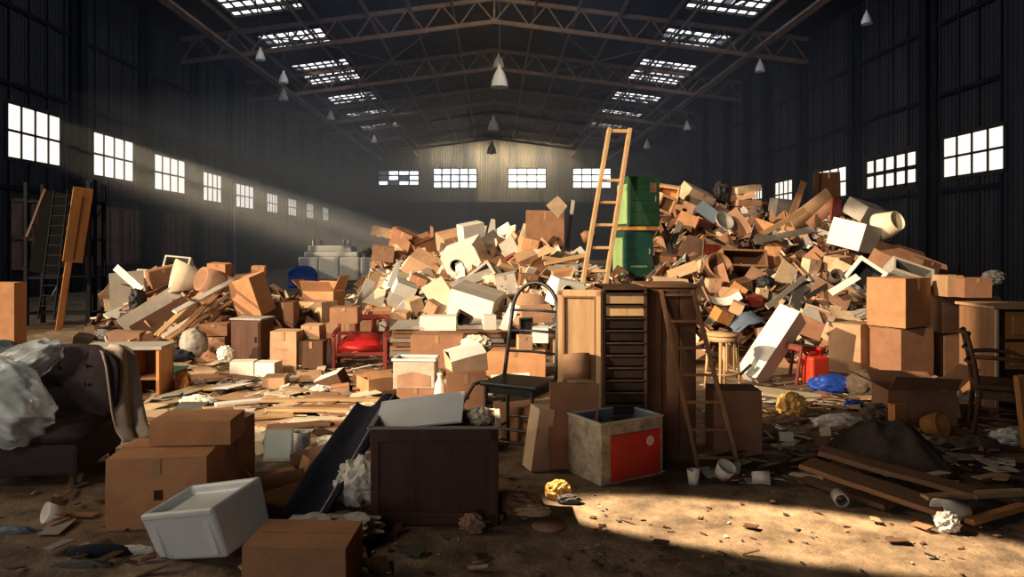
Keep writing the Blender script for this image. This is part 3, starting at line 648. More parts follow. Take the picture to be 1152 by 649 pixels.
# black metal bar chair
cy = 37; t = thing('metal_chair', 'tall black tubular metal chair with an arched ladder back', 'chair', (.20, 5.72, 0), rot3(yaw=-28))
W2, zs, zt = .235, .60, 1.38; lean = .10
arch = [(-W2, .2, zs)] + [(-W2 * (1 - .02 * k), .2 + lean * k / 5, zs + (zt - .25 - zs) * k / 5) for k in range(1, 6)]
n = 12; cz = zt - .25
for k in range(1, n): a = math.pi * (1 - k / n); arch.append((W2 * .9 * math.cos(a), .2 + lean * (1 + .3 * math.sin(a)), cz + .25 * math.sin(a)))
arch += [(W2 * (1 - .02 * k), .2 + lean * k / 5, zs + (zt - .25 - zs) * k / 5) for k in range(5, 0, -1)] + [(W2, .2, zs)]
MB().tube(arch, .017, 10).build('back_hoop', 'MB', t, smooth=True)
for k, z in enumerate((.80, .97, 1.14)):
    y = .2 + lean * (z - zs) / (zt - .25 - zs); MB().tube([(-W2 * .97, y, z), (0, y + .025, z + .004), (W2 * .97, y, z)], .011, 8).build('back_rung', 'MB', t, smooth=True)
MB().box((0, 0, zs - .005), (.50, .42, .035)).build('seat', 'MB', t, bev=.012)
MB().box((0, 0, zs - .055), (.44, .36, .05)).build('apron', 'MB', t, bev=.004)
for s_ in (-1, 1):
    MB().tube([(s_ * .2, .19, zs - .02), (s_ * .215, .22, .3), (s_ * .225, .25, 0)], .017, 8).build('leg', 'MB', t, smooth=True)
    MB().tube([(s_ * .2, -.18, zs - .02), (s_ * .21, -.2, .3), (s_ * .22, -.22, 0)], .017, 8).build('leg', 'MB', t, smooth=True)
    MB().tube([(s_ * .212, -.205, .2), (s_ * .218, .23, .2)], .012, 8).build('stretcher', 'MB', t)
for y, z in ((-.2, .26), (.225, .26), (-.2, .16)): MB().tube([(-.212, y, z), (.212, y, z)], .012, 8).build('stretcher', 'MB', t)
MB().tube([(-.25, -.15, zs), (-.31, -.19, zs - .02), (-.40, -.22, zs - .18), (-.42, -.23, zs - .33)], .014, 8).build('bent_arm', 'MB', t, smooth=True)
# bent cardboard in front of the door panel
board('big brown sheet of cardboard leaning against the framed door panel', .40, .64, .008, (.60, 5.38, .33), rot3(yaw=16, pitch=-10, roll=5), 'B', bend=-.10)
carton('narrow pale carton leaning beside the brown cardboard sheet', .13, .16, .47, centre=(.335, 5.38, .24), rot=rot3(yaw=22, roll=8), m='L', tape=False)
def roll(u, v):
    a = R(-150 + 250 * u); return (.62 + .115 * math.cos(a), 5.48 + .1 * math.sin(a), .66 + .2 * v + .02 * math.sin(u * 5))
tag(MB().grid(roll, 24, 3, .008).build('curled_cardboard', 'Q', smooth=True), 'curled piece of cardboard standing behind the brown sheet', 'cardboard')
# grimy box with red front
e1 = Vector((.51, .29, 0)); e2 = Vector((-.175, .35, 0)); yaw = math.degrees(math.atan2(e1.y, e1.x))
t = thing('storage_box', 'open grimy whitewashed box with a red front panel', 'box', Vector((.735, 4.985, 0)) + (e1 + e2) / 2, rot3(yaw=yaw))
w, d, h = .575, .40, .43
MB().tray(w, d, h, .022, mi=0, mi2=1).build('body', ['CR', 'J'], t, bev=.006)
lab(MB().box((.025, -d / 2 - .004, h * .42), (w * .80, .01, h * .76)).build('front_panel', 'RP', t, bev=.003), 'scuffed red panel')
b = MB()
for x in (-w / 2 + .01, w / 2 - .01): b.box((x, 0, h + .004), (.03, d + .012, .012))
for y in (-d / 2 + .01, d / 2 - .01): b.box((0, y, h + .004), (w + .012, .03, .012))
b.build('rim', 'G', t, bev=.003)
s_ = MB(); s_.lathe([(0, .002), (.034, .002), (.036, 0)], 28, Matrix.Rotation(R(90), 3, 'X') , (.155, -d / 2 - .0095, h * .62)); k = s_.build('sticker', 'P', t); lab(k, 'round white sticker')
b = MB(); [b.box((.155, -d / 2 - .0125, h * .62 + z), (l, .001, .0035)) for z, l in ((.016, .034), (.004, .046), (-.008, .04), (-.018, .026))]; b.build('print', 'RP', k)
k.data.transform(Matrix.Identity(4))

# ================================================================= the tall cabinets
# framed door panel
t = thing('door_panel', 'pale framed wooden door panel standing beside the slatted cabinet', 'door panel', (.665, 5.54, 0), rot3(yaw=-13))
w, h = .335, 1.345
b = MB()
for s_ in (-1, 1): b.box((s_ * (w / 2 - .02), 0, h / 2), (.04, .045, h))
for z in (h - .022, .03, ): b.box((0, 0, z), (w, .045, .05))
b.build('frame', 'V', t, bev=.005)
MB().box((0, .006, h / 2), (w - .07, .014, h - .09)).build('panel', 'V', t)
b = MB()
for s_ in (-1, 1): b.box((s_ * (w / 2 - .047), -.014, h / 2), (.014, .02, h - .1))
for z in (h - .053, .06): b.box((0, -.014, z), (w - .09, .02, .014))
b.build('beading', 'N', t, bev=.004)
# slatted drawer cabinet
t = thing('slatted_cabinet', 'tall dark cabinet with rows of narrow shallow drawers', 'cabinet', (1.015, 5.76, 0), rot3(yaw=0))
w, d, h = .345, .5, 1.37; b = MB()
for s_ in (-1, 1): b.box((s_ * (w / 2 - .011), 0, h / 2), (.022, d, h))
b.box((0, 0, h - .011), (w, d + .02, .022)); b.box((0, 0, .03), (w - .04, d, .06)); b.box((0, d / 2 - .008, h / 2), (w - .04, .012, h - .05)); b.build('carcass', 'X', t, bev=.003)
n = 13
for k in range(n):
    z = .08 + (h - .12) * k / n; hh = (h - .12) / n; pale = k >= n - 2  # top two drawers get a pale colour standing for light on them
    dr = MB(); dr.box((0, -d / 2 + .02, z + hh * .5), (w - .05, .02, hh * .86)); dr.box((0, -d / 2 + .001, z + hh * .9), (w - .05, .03, .008)); o = dr.build('drawer', 'V' if pale else 'XD', t, bev=.003)
    MB().box((0, -d / 2 - .004, z + hh * .9), (w - .05, .02, .010)).build('lip', 'X', o)
    if pale: lab(o, 'drawer front coloured as if lit')
# plank cabinet
t = thing('plank_cabinet', 'tall dark brown boarded cabinet behind the leaning ladder', 'cabinet', (1.40, 5.86, 0), rot3(yaw=-2))
w, d, h = .40, .5, 1.36; b = MB(); b.box((0, 0, h / 2), (w, d, h)); b.build('body', 'D', t, bev=.005)
for k in range(3): MB().box(((k - 1) * w / 3, -d / 2 - .008, h / 2), (w / 3 - .008, .018, h - .05)).build('front_board', 'D', t, bev=.004)
MB().box((0, 0, h + .012), (w + .04, d + .04, .026)).build('top', 'N', t, bev=.006)
ladder('step_ladder', 'brown wooden ladder leaning against the boarded cabinet', (1.685, 5.34, 0), (1.43, 5.57, 1.345), .31, .25, 7, .028, 'N', first=.07, last=.97)
w, d, h, c = fbox(805, 858, 440, 515, .30); carton('upright brown carton beside the foot of the brown ladder', w, d, h, c, rot=rot3(yaw=-4), m='B', tape=False)
# round-seated stool
t = thing('wooden_stool', 'pale wooden chair with a round seat behind the brown ladder', 'chair', (2.68, 8.35, 0), rot3(yaw=20)); zs = .63
MB().lathe([(0, zs), (.19, zs), (.2, zs + .015), (.19, zs + .035), (0, zs + .045)], 28).build('seat', 'V', t, smooth=True)
MB().lathe([(.165, zs - .06), (.175, zs - .06), (.175, zs), (.165, zs)], 24).build('apron', 'V', t, smooth=True)
for a in (45, 135, 225, 315):
    c_, s_ = math.cos(R(a)), math.sin(R(a)); MB().tube([(c_ * .15, s_ * .15, zs), (c_ * .2, s_ * .2, 0)], [.02, .015], 8).build('leg', 'V', t, smooth=True)
MB().tube([(.19 * math.cos(R(k * 15)), .19 * math.sin(R(k * 15)), .2) for k in range(25)], .01, 6).build('foot_ring', 'V', t, smooth=True)
for x in (-.05, .05): MB().box((x, -.15, .42), (.03, .016, .36)).build('slat', 'V', t, bev=.003)

# green steel cabinets and the tall ladder
zg = 1.10
for k, (mm, w, h, zz, px, lbl) in enumerate((('TL', .58, .85, zg, 713, 'teal-green steel cabinet carrying a darker green one on the heap'), ('GR', .62, .90, zg + .93, 719, 'dark green steel cabinet topmost on the teal-green one'))):
    t = thing('steel_cabinet', lbl, 'cabinet', ((px - CX) / F * 13, 13.1, zz), rot3(yaw=14), 'pair of stacked green steel cabinets'); d = .5
    MB().box((0, 0, h / 2), (w, d, h)).build('body', mm, t, bev=.008)
    o = MB().box((0, -d / 2 - .009, h / 2), (w - .04, .018, h - .05)).build('door', mm, t, bev=.004)
    b = MB(); [b.box((0, -d / 2 - .02, h * q), (w - .1, .008, .012)) for q in ((.3, .52, .74) if k else (.62,))]; b.build('ridge', mm, o, bev=.002)
    MB().tube([(w * .34, -d / 2 - .02, h * .5), (w * .34, -d / 2 - .045, h * .51), (w * .34, -d / 2 - .045, h * .6), (w * .34, -d / 2 - .02, h * .61)], .008, 6).build('handle', 'Z', o)
    lab(MB().box((-w / 2 - .006, 0, h * .45), (.012, d - .08, h * .8)).build('side_panel', 'GL', t, bev=.003), 'pale green side')  # left side set in a paler green than the doors
    if k: lab(MB().box((w * .28, -d / 2 - .021, h * .78), (.12, .006, .17)).build('plate', 'N', o), 'brown plate')
    else:
        lab(MB().box((0, -d / 2 - .021, h * .24), (w * .55, .005, .03)).build('worn_strip', 'GL', o), 'pale scraped strip')
tag(MB().box(((716 - CX) / F * 13, 13.08, zg + .89), (.66, .54, .07)).build('wooden_board', 'A', None, bev=.006), 'orange wooden board sandwiched between the two green cabinets', 'board')
bs, tp = P(667, 328, 11.9), P(697, 145, 12.62)
t = ladder('tall_ladder', 'tall pale wooden ladder rising above the green cabinets', bs, tp, .40, .37, 5, .062, 'V', first=.12, last=.67, depth=.12, side=(1, .12, 0))
ax_ = (tp - bs) * .985; MB().bar(ax_ - Vector((.19, .023, 0)), ax_ + Vector((.19, .023, 0)), .06, .09, up=(0, 1, 0)).build('rung', 'V', t, bev=.004)
# dark wooden armchair and desk at the frame edge
t = thing('writing_desk', 'wooden desk with a panelled drawer front at the frame edge behind the dark chair', 'desk', (5.62, 7.3, 0), rot3(yaw=-3)); w, d, h = 1.3, .6, 1.06
b = MB(); [b.box((x, 0, h / 2), (.04, d, h)) for x in (-w / 2 + .02, w / 2 - .02)]; b.box((0, d / 2 - .01, h / 2), (w, .02, h)); b.build('carcass', 'N', t, bev=.004)
MB().box((0, 0, h + .015), (w + .06, d + .05, .03)).build('desk_top', 'V', t, bev=.006)
for z, hh in ((h - .16, .27), (h - .46, .27)):
    o = MB().box((.02, -d / 2 + .01, z), (w - .16, .025, hh)).build('drawer', 'A', t, bev=.006); MB().box((.02, -d / 2 - .006, z), (w - .28, .012, hh - .09)).build('drawer_panel', 'A', o, bev=.004)
    MB().lathe([(0, .03), (.016, .026), (.012, .008), (.008, 0)], 12, Matrix.Rotation(R(90), 3, 'X'), (.02, -d / 2 - .012, z)).build('knob', 'MB', o, smooth=True)
MB().box((-w / 2 + .012, -d / 2 - .008, h / 2), (.03, .02, h)).build('edge_strip', 'L', t, bev=.003)
MB().box((.02, d / 2 - .03, .3), (w - .1, .02, .5)).build('modesty_panel', 'D', t)
t = thing('dark_chair', 'dark bentwood armchair seen from the side at the frame edge', 'chair', (4.50, 6.25, 0), rot3(yaw=62)); zs = .47
MB().box((0, 0, zs), (.5, .5, .05)).build('seat', 'X', t, bev=.015)
MB().box((0, 0, zs - .07), (.44, .44, .08)).build('apron', 'X', t, bev=.004)
for s_ in (-1, 1):
    MB().tube([(s_ * .22, -.22, 0), (s_ * .23, -.23, .3), (s_ * .24, -.24, .55), (s_ * .25, -.2, .66)], [.016, .022, .02, .018], 8).build('leg', 'X', t, smooth=True)
    MB().tube([(s_ * .21, .26, 0), (s_ * .21, .22, .4), (s_ * .2, .26, .7), (s_ * .19, .31, .93)], [.017, .022, .02, .017], 8).build('leg', 'X', t, smooth=True)
    MB().tube([(s_ * .2, .27, .72), (s_ * .27, .1, .73), (s_ * .29, -.08, .72), (s_ * .25, -.2, .66), (s_ * .24, -.17, .6)], .019, 8).build('armrest', 'X', t, smooth=True)
    MB().tube([(s_ * .22, -.22, .2), (s_ * .21, .24, .2)], .012, 8).build('stretcher', 'X', t)
for z in (.66, .78, .92): MB().tube([(-.19, .25 + (z - .6) * .15, z), (0, .29 + (z - .6) * .15, z), (.19, .25 + (z - .6) * .15, z)], .024 if z > .9 else .016, 8).build('back_rail', 'X', t, smooth=True)
MB().tube([(-.2, -.22, .15), (.2, -.22, .15)], .012, 8).build('stretcher', 'X', t)
plank('pale orange wooden post standing in front of the dark chair at the frame edge', (4.42, 5.85, .0), (4.35, 5.85, .62), .09, .06, 'A', 'post', 'wooden_post', up=(0, 1, 0))

# ================================================================= left background
ym = 14.0
t = thing('leaning_cabinet', 'tall orange wooden cabinet leaning over beside the dark steel post', 'cabinet', P(66, 372, ym), rot3(yaw=30, roll=8.5)); L_ = 2.85
MB().box((.06, .25, L_ * .74), (.35, .5, L_ * .52)).build('body', 'A', t, bev=.012)
lab(MB().box((-.128, .25, L_ * .74), (.012, .47, L_ * .49)).build('back_panel', 'KB', t), 'black open side')
b = MB(); [b.box((-.14, .25, L_ * (.52 + .09 * k)), (.02, .46, .02)) for k in range(6)]; b.build('shelf_edge', 'H', t)
MB().box((.0, .06, L_ * .25), (.12, .09, L_ * .5)).build('leg', 'A', t, bev=.01); MB().box((.0, .44, L_ * .25), (.10, .09, L_ * .5)).build('leg', 'X', t, bev=.01)
MB().box((.07, -.004, L_ * .72), (.02, .02, L_ * .44)).build('door_seam', 'D', t)
ladder('metal_ladder', 'thin dark metal ladder propped before the black side of the leaning cabinet', P(52, 322, 13.0) - Vector((0, 0, .6)), P(69, 214, 13.45), .34, .3, 12, .022, 'post', side=(1, -.2, 0))
board('black board added as the dark side of the leaning cabinet', .62, 1.7, .03, P(57, 262, 14.6), rot3(roll=10), 'KB', name='dark_side_board')  # added board, stands in for the cabinet's dark side
plank('thin brown pole leaning left of the orange leaning cabinet', P(31, 268, 13.3), P(52, 214, 13.9), .05, .05, 'X', 'pole', 'wooden_pole')
t = thing('storage_rack', 'dark steel storage rack standing against the shadowed wall side', 'rack', P(78, 370, 14.9) * 1, None); t.location.z = 0
for x in (-.9, .42):
    for y in (0, .55): MB().box((x, y, 1.5), (.07, .07, 3.0)).build('upright', 'post', t)
for z in (.25, 1.0, 1.8, 2.6): MB().box((-.24, .275, z), (1.34, .6, .04)).build('shelf', 'post', t)
MB().bar((-.9, .6, .3), (.42, .6, 2.6), .03).build('brace', 'H', t)
P0 = P(103, 370, 15.4); tag(MB().box((P0.x, 15.4, 1.55), (.16, .16, 3.1)).build('steel_post', 'post', None, bev=.008), 'dark steel post standing just behind the orange leaning cabinet', 'post')
# low desk and shelf behind the taped cartons
t = thing('overturned_bookcase', 'low overturned brown bookcase behind the taped cartons', 'bookcase', (-4.12, 8.0, 0), rot3(yaw=4)); w, d, h = .85, .42, .56
b = MB(); b.box((0, 0, h), (w + .06, d + .04, .035)); lab(b.build('top_board', 'G', t, bev=.004), 'dusty grey top board')
for x in (-w / 2 + .02, .1, w / 2 - .02): MB().box((x, 0, h / 2), (.035, d, h - .03)).build('side_board', 'N' if x < .2 else 'A', t, bev=.003)
MB().box((0, .19, h / 2), (w, .015, h - .03)).build('back_board', 'D', t); MB().box((0, 0, .22), (w - .05, d - .02, .02)).build('shelf', 'N', t); MB().box((0, 0, .015), (w, d, .03)).build('base_board', 'N', t)
# long grey machine
t = thing('machine_housing', 'long pale grey machine housing standing below the sunbeams', 'machine', (P(382, 318, 27).x, 27.6, 0), rot3(yaw=-3)); w = 3.2
z0 = .32
for k in range(4): MB().box((-w / 2 + w * (k + .5) / 4, 0, z0 + .45), (w / 4 - .015, 1.1, .9)).build('housing_panel', 'ZM' if 'ZM' in M else 'G', t, bev=.06)
MB().box((-.35, 0, z0 + 1.0), (2.1, .9, .2)).build('top_cover', 'ZM', t, bev=.06)
MB().box((-.4, 0, z0 + 1.22), (1.7, .8, .24)).build('upper_housing', 'ZM', t, bev=.05)
b = MB(); [b.tube([(x, -.2, z0 + 1.3), (x, -.2, z0 + 1.55)], .05, 8) for x in (-1.1, -.8, .1, .3)]; b.build('vents', 'Z', t)
MB().lathe([(0, -.2), (.17, -.2), (.2, 0), (.17, .2), (0, .2)], 20, Matrix.Rotation(R(90), 3, 'X'), (1.0, -.2, z0 + 1.08)).build('motor', 'H', t, smooth=True)
MB().box((0, 0, z0 / 2), (w - .2, .9, z0)).build('plinth', 'H', t)
o = MB().grid(lambda u, v: ((u - .5) * .78, .06 * math.sin(v * 3), .62 * v * (1 - .35 * (2 * u - 1) ** 4)), 14, 8, .04).build('plastic_chair', 'U', None, P(340, 320, 20) - Vector((0, 0, .1)), rot3(yaw=5), smooth=True)
tag(o, 'rounded blue plastic chair back in front of the grey machine housing', 'chair back')
# red chair
t = thing('red_chair', 'low wooden armchair with a red vinyl seat and open back', 'chair', (P(404, 417, 9.8).x, 9.98, 0), rot3(yaw=5)); w, zs = .70, .30
def rs(u, v): e = (1 - (2 * u - 1) ** 8) * (1 - (2 * v - 1) ** 8); return ((u - .5) * w * .84, (v - .5) * .5 - .03, zs + .07 * e + .02 * math.sin(u * math.pi) + .05 * v)
b = MB().grid(rs, 20, 14, 0); b.box((0, -.03, zs - .02), (w * .84, .5, .08)); lab(b.build('seat', 'R', t, smooth=True), 'glossy red vinyl seat')
for s_ in (-1, 1):
    MB().bar((s_ * w / 2, -.28, 0), (s_ * w / 2, -.27, .46), .05).build('leg', 'E', t, bev=.006)
    MB().bar((s_ * w / 2, .26, 0), (s_ * w / 2, .36, .68), .05).build('leg', 'E', t, bev=.006)
    MB().bar((s_ * w / 2, -.32, .47), (s_ * w / 2, .32, .5), .06, .035).build('armrest', 'E', t, bev=.008)
    MB().bar((s_ * w / 2, -.26, .12), (s_ * w / 2, .28, .12), .03).build('stretcher', 'E', t, bev=.004)
MB().bar((-w / 2, .35, .65), (w / 2, .35, .65), .04, .07).build('top_rail', 'E', t, bev=.008)
MB().bar((-w / 2, .3, .42), (w / 2, .3, .42), .03, .05).build('lower_rail', 'E', t, bev=.006)
for x in (-.12, .12): MB().bar((x, .31, .42), (x, .35, .64), .025, .03).build('spindle', 'E', t)
MB().bar((-w / 2, -.27, .2), (w / 2, -.27, .2), .035, .05).build('front_rail', 'E', t, bev=.005)
lab(MB().box((0, .345, .53), (w * .62, .012, .19), rot3(pitch=-9)).build('back_pad', 'Q', t, bev=.004), 'worn brownish back pad')
# ================================================================= the heap itself: scraps nobody could count
hb = MB(); pxs = [96 + 4 * k for k in range(277)]; NT = 40
def hrow(px): return heap_row(min(max(px, 96.5), 1199.5))
vs, fs = [], []
for i, px in enumerate(pxs):
    yf, yr, py = hrow(px)
    for j in range(NT + 1):
        Y = yf - .1 + (yr + 4.6 - yf) * j / NT; z = heap_z(px, Y) - .10
        x = (px - CX) / F * Y; z += .10 * noise.noise((x * 1.3, Y * 1.3, 0)) + .05 * noise.noise((x * 4, Y * 4, 3))
        vs.append((x, Y, max(-.05, z)))
for i in range(len(pxs) - 1):
    for j in range(NT):
        a = i * (NT + 1) + j; fs.append((a, a + NT + 1, a + NT + 2, a + 1))
hb.add(vs, fs, 0)  # mound kept dark brown to stand for shaded gaps between the scraps
rs_ = random.Random(3)
def scrap(mb, c, a, b, rot, mi, t=.008):
    k = rs_.uniform(-.25, .25) * a
    p = [Vector((-a, -b, 0)), Vector((a, -b * rs_.uniform(.5, 1), k)), Vector((a * rs_.uniform(.6, 1), b, k)), Vector((-a, b * rs_.uniform(.6, 1), 0))]
    p = [rot @ q + Vector(c) for q in p]; n = rot @ Vector((0, 0, t)); mb.hexa(p, [q + n for q in p], mi)
def eul(a, b, c): return Euler((R(a), R(b), R(c))).to_matrix()
SCM = ['D', 'T', 'L', 'B', 'G', 'W', 'X', 'Q', 'H', 'C']
def weights(px):
    if px < 380: return [3, 3, 2, 4, 3, 1.5, 3, 1, 2, 1]
    if px < 660: return [1.5, 4, 4, 2, 2, 4, 1, 1, .6, 5]
    return [3, 3, 2, 4, 2.5, 1, 3, 4, 2, 1]
for k in range(3600):
    px = rs_.uniform(104, 1185); yf, yr, py = hrow(px); Y = yf + (yr + .4 - yf) * rs_.random() ** .9; z = heap_z(px, Y)
    a = rs_.choice((.06, .09, .13, .18, .24)) * rs_.uniform(.7, 1.3); b = a * rs_.uniform(.15, .9)
    scrap(hb, ((px - CX) / F * Y, Y, z + rs_.uniform(-.1, .10)), a, b, eul(rs_.uniform(-15, 75), rs_.uniform(-50, 50), rs_.uniform(0, 360)), rs_.choices(range(10), weights(px))[0], rs_.choice((.006, .008, .03)))
o = hb.build('debris_heap', SCM); tag(o, 'long heap of torn cardboard, splintered boards and paper under the boxes', 'debris', None, 'stuff')

# scraps strewn over the floor
fb = MB()
for k in range(2000):
    u = rs_.random()
    if u > .83 and k % 3: continue
    if u < .5: px, py = rs_.uniform(150, 560), rs_.uniform(400, 505)
    elif u < .78: px, py = rs_.uniform(790, 1140), rs_.uniform(425, 545)
    elif u < .9: px, py = rs_.uniform(0, 420), rs_.uniform(500, 648)
    else: px, py = rs_.uniform(380, 1150), rs_.uniform(525, 645)
    c = G(px, py); s_ = 1 if u < .78 else .38
    if c.y > hrow(min(max(px, 97), 1199))[0] + .3 and 97 < px < 1199: continue
    a = rs_.choice((.03, .05, .08, .12, .22) if px < 560 else (.03, .05, .08, .12)) * rs_.uniform(.6, 1.4) * s_; b = a * rs_.uniform(.12, .8)
    w_ = [.5, 5, 5, 1, 1.5, 2.5, .6, 2, .3, 5] if px < 560 else [2, 3, 2, 3, 2, 1.5, 3, 2, 1, 1.5]
    if u > .78: w_ = [5, .7, .15, 3, 2, .3, 5, .4, 4, .2]
    scrap(fb, (c.x, c.y, .012 + rs_.random() * .03 * s_), a, b, eul(*((rs_.uniform(-14, 14), rs_.uniform(-14, 14)) if a < .1 else (rs_.uniform(-4, 4), rs_.uniform(-3, 3))), rs_.uniform(0, 360)), rs_.choices(range(10), w_)[0], .006)
for k in range(170):
    px, py = rs_.uniform(400, 1150), rs_.uniform(515, 648); c = G(px, py); a = rs_.uniform(.006, .02)
    scrap(fb, (c.x, c.y, .004), a, a * rs_.uniform(.3, 1), eul(rs_.uniform(-10, 10), rs_.uniform(-10, 10), rs_.uniform(0, 360)), rs_.choices(range(10), [5, 1, .3, 3, 2, .4, 4, 1, 3, .3])[0], .006)
o = fb.build('floor_litter', SCM); tag(o, 'small scraps of paper, card and splinters strewn over the floor', 'litter', None, 'stuff')

# ================================================================= placing by column, row and depth on the heap
def depth(px, py, h, Y):
    q = hit(px, py + h * .32)
    return q if Y is None else min(Y, q + .12)
def bx(px, py, w, h, dep, yaw, pitch, roll, m, label, style='closed', Y=None, **k):
    Y = depth(px, py, h, Y); s = Y / F; dd = dep * (w * s)
    return carton(label, w * s, dd, h * s, centre=P(px, py, Y + dd * .3), rot=rot3(yaw, pitch, roll), m=m, style=style, **k)
def pn(px, py, w, h, yaw, pitch, roll, m, label, bend=0., crease=0., Y=None, t=.012, name='cardboard_sheet', cat='board', taper=0., torn=0., group=None):
    Y = depth(px, py, h, Y); s = Y / F
    return board(label, w * s, h * s, t, P(px, py, Y), rot3(yaw, pitch, roll), m, cat, name, bend, crease, group, taper, torn)
def gb(x0, x1, yt, yb, d, m, label, yaw=0, style='closed', z=0., **k):
    w, dd, h, c = fbox(x0, x1, yt, yb, d, z=z); return carton(label, w, dd, h, c, rot=rot3(yaw), m=m, style=style, **k)
def pk(xa, ya, xb, yb, wpx, m, label, Ya=None, Yb=None, t=.03, dy=-.12, name='wooden_plank', cat='plank', group=None, twist=0):
    Ya = hit(xa, ya) + dy if Ya is None else Ya; Yb = hit(xb, yb) + dy if Yb is None else Yb
    return plank(label, P(xa, ya, Ya), P(xb, yb, Yb), wpx * (Ya + Yb) / 2 / F, t, m, cat, name, group, up=(0, -1, .3), twist=twist)
def cm(px, py, w, h, m, label, Y=None, seed=0, name='crumpled_paper', cat='paper', **k):
    Y = depth(px, py, h, Y); s = Y / F; return crumple(label, P(px, py, Y), (w * s / 2, min(w, h) * s / 2, h * s / 2), m, cat, name, seed, **k)
def ap(px, py, w, h, dep, yaw, pitch, roll, label, hx, hz, hr, Y=None, m='W', **k):
    Y = depth(px, py, h, Y); s = Y / F; return appliance(label, w * s, dep * w * s, h * s, P(px, py, Y), rot3(yaw, pitch, roll), m, ((hx - .5) * w * s, hz * h * s, hr * s), **k)
def oc(px, py, w, h, dep, yaw, pitch, roll, m, mi, label, Y=None, tt=.08, name='open_crate', cat='crate', **k):
    # box open towards the viewer
    Y = depth(px, py, h, Y); s = Y / F; rr = rot3(yaw, pitch, roll) @ Matrix.Rotation(R(90), 3, 'X')
    return open_crate(label, w * s, h * s, dep * w * s, P(px, py, Y), rr, m, mi, tt * w * s, name, cat, **k)

# ---- middle heap, crest
bx(613, 259, 43, 44, .7, -4, 2, 1, 'B', 'largest upright brown box crowning the middle heap', Y=16.4)
pn(627, 232, 20, 17, 10, 0, 45, 'L', 'small pale card triangle standing on the crowning brown box', Y=16.5, taper=.2)
pk(638, 279, 645, 225, 4, 'G', 'thin grey stick standing beside the crowning brown box', 15.9, 16.0)
bx(456, 275, 28, 30, .8, -28, 12, 24, 'B', 'dark brown carton tipped on the crest end nearest the grey machine', Y=18.6)
bx(478, 279, 24, 18, .6, 14, 20, -24, 'B', 'brown carton lid tipped beside the dark tipped carton', 'open', Y=18.3, tape=False)
cm(446, 263, 14, 13, 'A', 'crumpled orange wrapping on the crest end nearest the grey machine', Y=18.8, seed=2, name='crumpled_wrapping')
pn(430, 261, 24, 12, 10, -20, 12, 'L', 'torn pale card sticking out at the very end of the middle crest', Y=19, torn=.2)
bx(431, 285, 24, 17, .7, 10, 6, 6, 'Q', 'dusty pinkish carton below the orange wrapping', Y=18)
bx(511, 272, 34, 22, .8, 22, 24, -14, 'T', 'tan carton lying tilted on the crest between dark and white rubbish', Y=18)
pn(478, 297, 40, 38, -10, -35, 28, 'T', 'big tan flattened carton sliding down below the tipped crest boxes', Y=16.2, crease=.25)
pn(553, 265, 15, 38, 18, -8, 8, 'W', 'tall pale pointed panel standing on the white rubbish at the crest', Y=17.2, taper=.7)
oc(540, 261, 17, 15, .5, -8, 5, 4, 'W', 'G', 'small white open-fronted frame box on the crest', Y=17.4, tt=.14)
pn(569, 263, 18, 21, -20, -10, -32, 'W', 'white square panel tilted on the crest beside the crowning brown box', Y=17.2)
ap(525, 293, 42, 40, .8, -18, 14, -20, 'old white washing machine with round opening half buried on the middle heap', .34, .56, 7, Y=16)
bx(530, 262, 26, 22, .7, 25, 15, -12, 'W', 'white carton behind the half-buried washing machine', Y=16.8, tape=False)
pn(536, 312, 12, 60, -35, -30, 52, 'G', 'grey board with pale edge sloping below the half-buried washing machine', Y=14.6, t=.04)
oc(540, 316, 46, 20, .5, -10, -28, -38, 'G', 'H', 'grey shallow drawer tipped on edge below the half-buried washing machine', Y=14.8)
bx(581, 274, 18, 20, .9, 25, 12, 28, 'T', 'tan small carton tipped just below the crowning brown box', Y=15.6)
bx(598, 279, 19, 22, .9, -18, 10, 14, 'O', 'orange small carton leaning under the crowning brown box', Y=15.2)
bx(569, 299, 30, 15, .7, -12, 10, -28, 'E', 'reddish brown box wedged sideways in the middle heap', Y=15, tape=False)
bx(602, 303, 28, 23, .8, 28, 22, -22, 'T', 'tan open carton with raised flap above the arched chair back', 'open', Y=13.8, tape=False)
bx(572, 320, 24, 26, .6, -16, 8, -12, 'G', 'grey dusty carton between tan cartons above the arched chair back', Y=13.4)
bx(593, 318, 20, 19, .8, 10, 8, 8, 'B', 'brown small carton directly above the arched chair back', Y=13.2)
ap(636, 329, 33, 30, .8, 18, 4, 12, 'white appliance with round dark hole beside the framed door panel', .38, .62, 6, Y=11.0, name='tumble_dryer')
pn(495, 333, 27, 40, 12, -20, -30, 'C', 'bright cream board standing diagonally on the sunny slope', Y=12.9)
bx(536, 341, 52, 32, .8, -16, 16, 16, 'W', 'large pale grey-white box tilted low on the middle slope', Y=12.3, tape=False, flapm='G')
bx(452, 331, 24, 30, .7, 18, 14, 22, 'W', 'white carton tilted on the sunny slope near its foot', Y=13.6, tape=False)
bx(472, 317, 20, 14, .8, -10, 10, 22, 'B', 'small brown carton between white boxes on the sunny slope', Y=14.6)
pn(411, 331, 12, 36, 25, -25, 30, 'W', 'white board leaning at the low end of the middle heap', Y=14.2)
pn(424, 334, 26, 24, -15, -40, 15, 'C', 'cream triangular board lying at the low end of the middle heap', Y=13.8, taper=.6)
pn(444, 309, 9, 30, 20, -18, 22, 'IC', 'thin whitish plastic sheet upright above the white carton', Y=15, taper=.4)
bx(466, 343, 16, 15, .9, 30, 15, -20, 'L', 'small pale carton at the foot of the sunny slope', Y=12.6)
bx(487, 346, 14, 14, .9, -20, 15, 30, 'T', 'small tan carton tipped under the bright cream board', Y=12.4)
bx(430, 352, 20, 10, .9, 8, 10, -4, 'O', 'small orange carton at the foot of the sunny slope', Y=12.5)
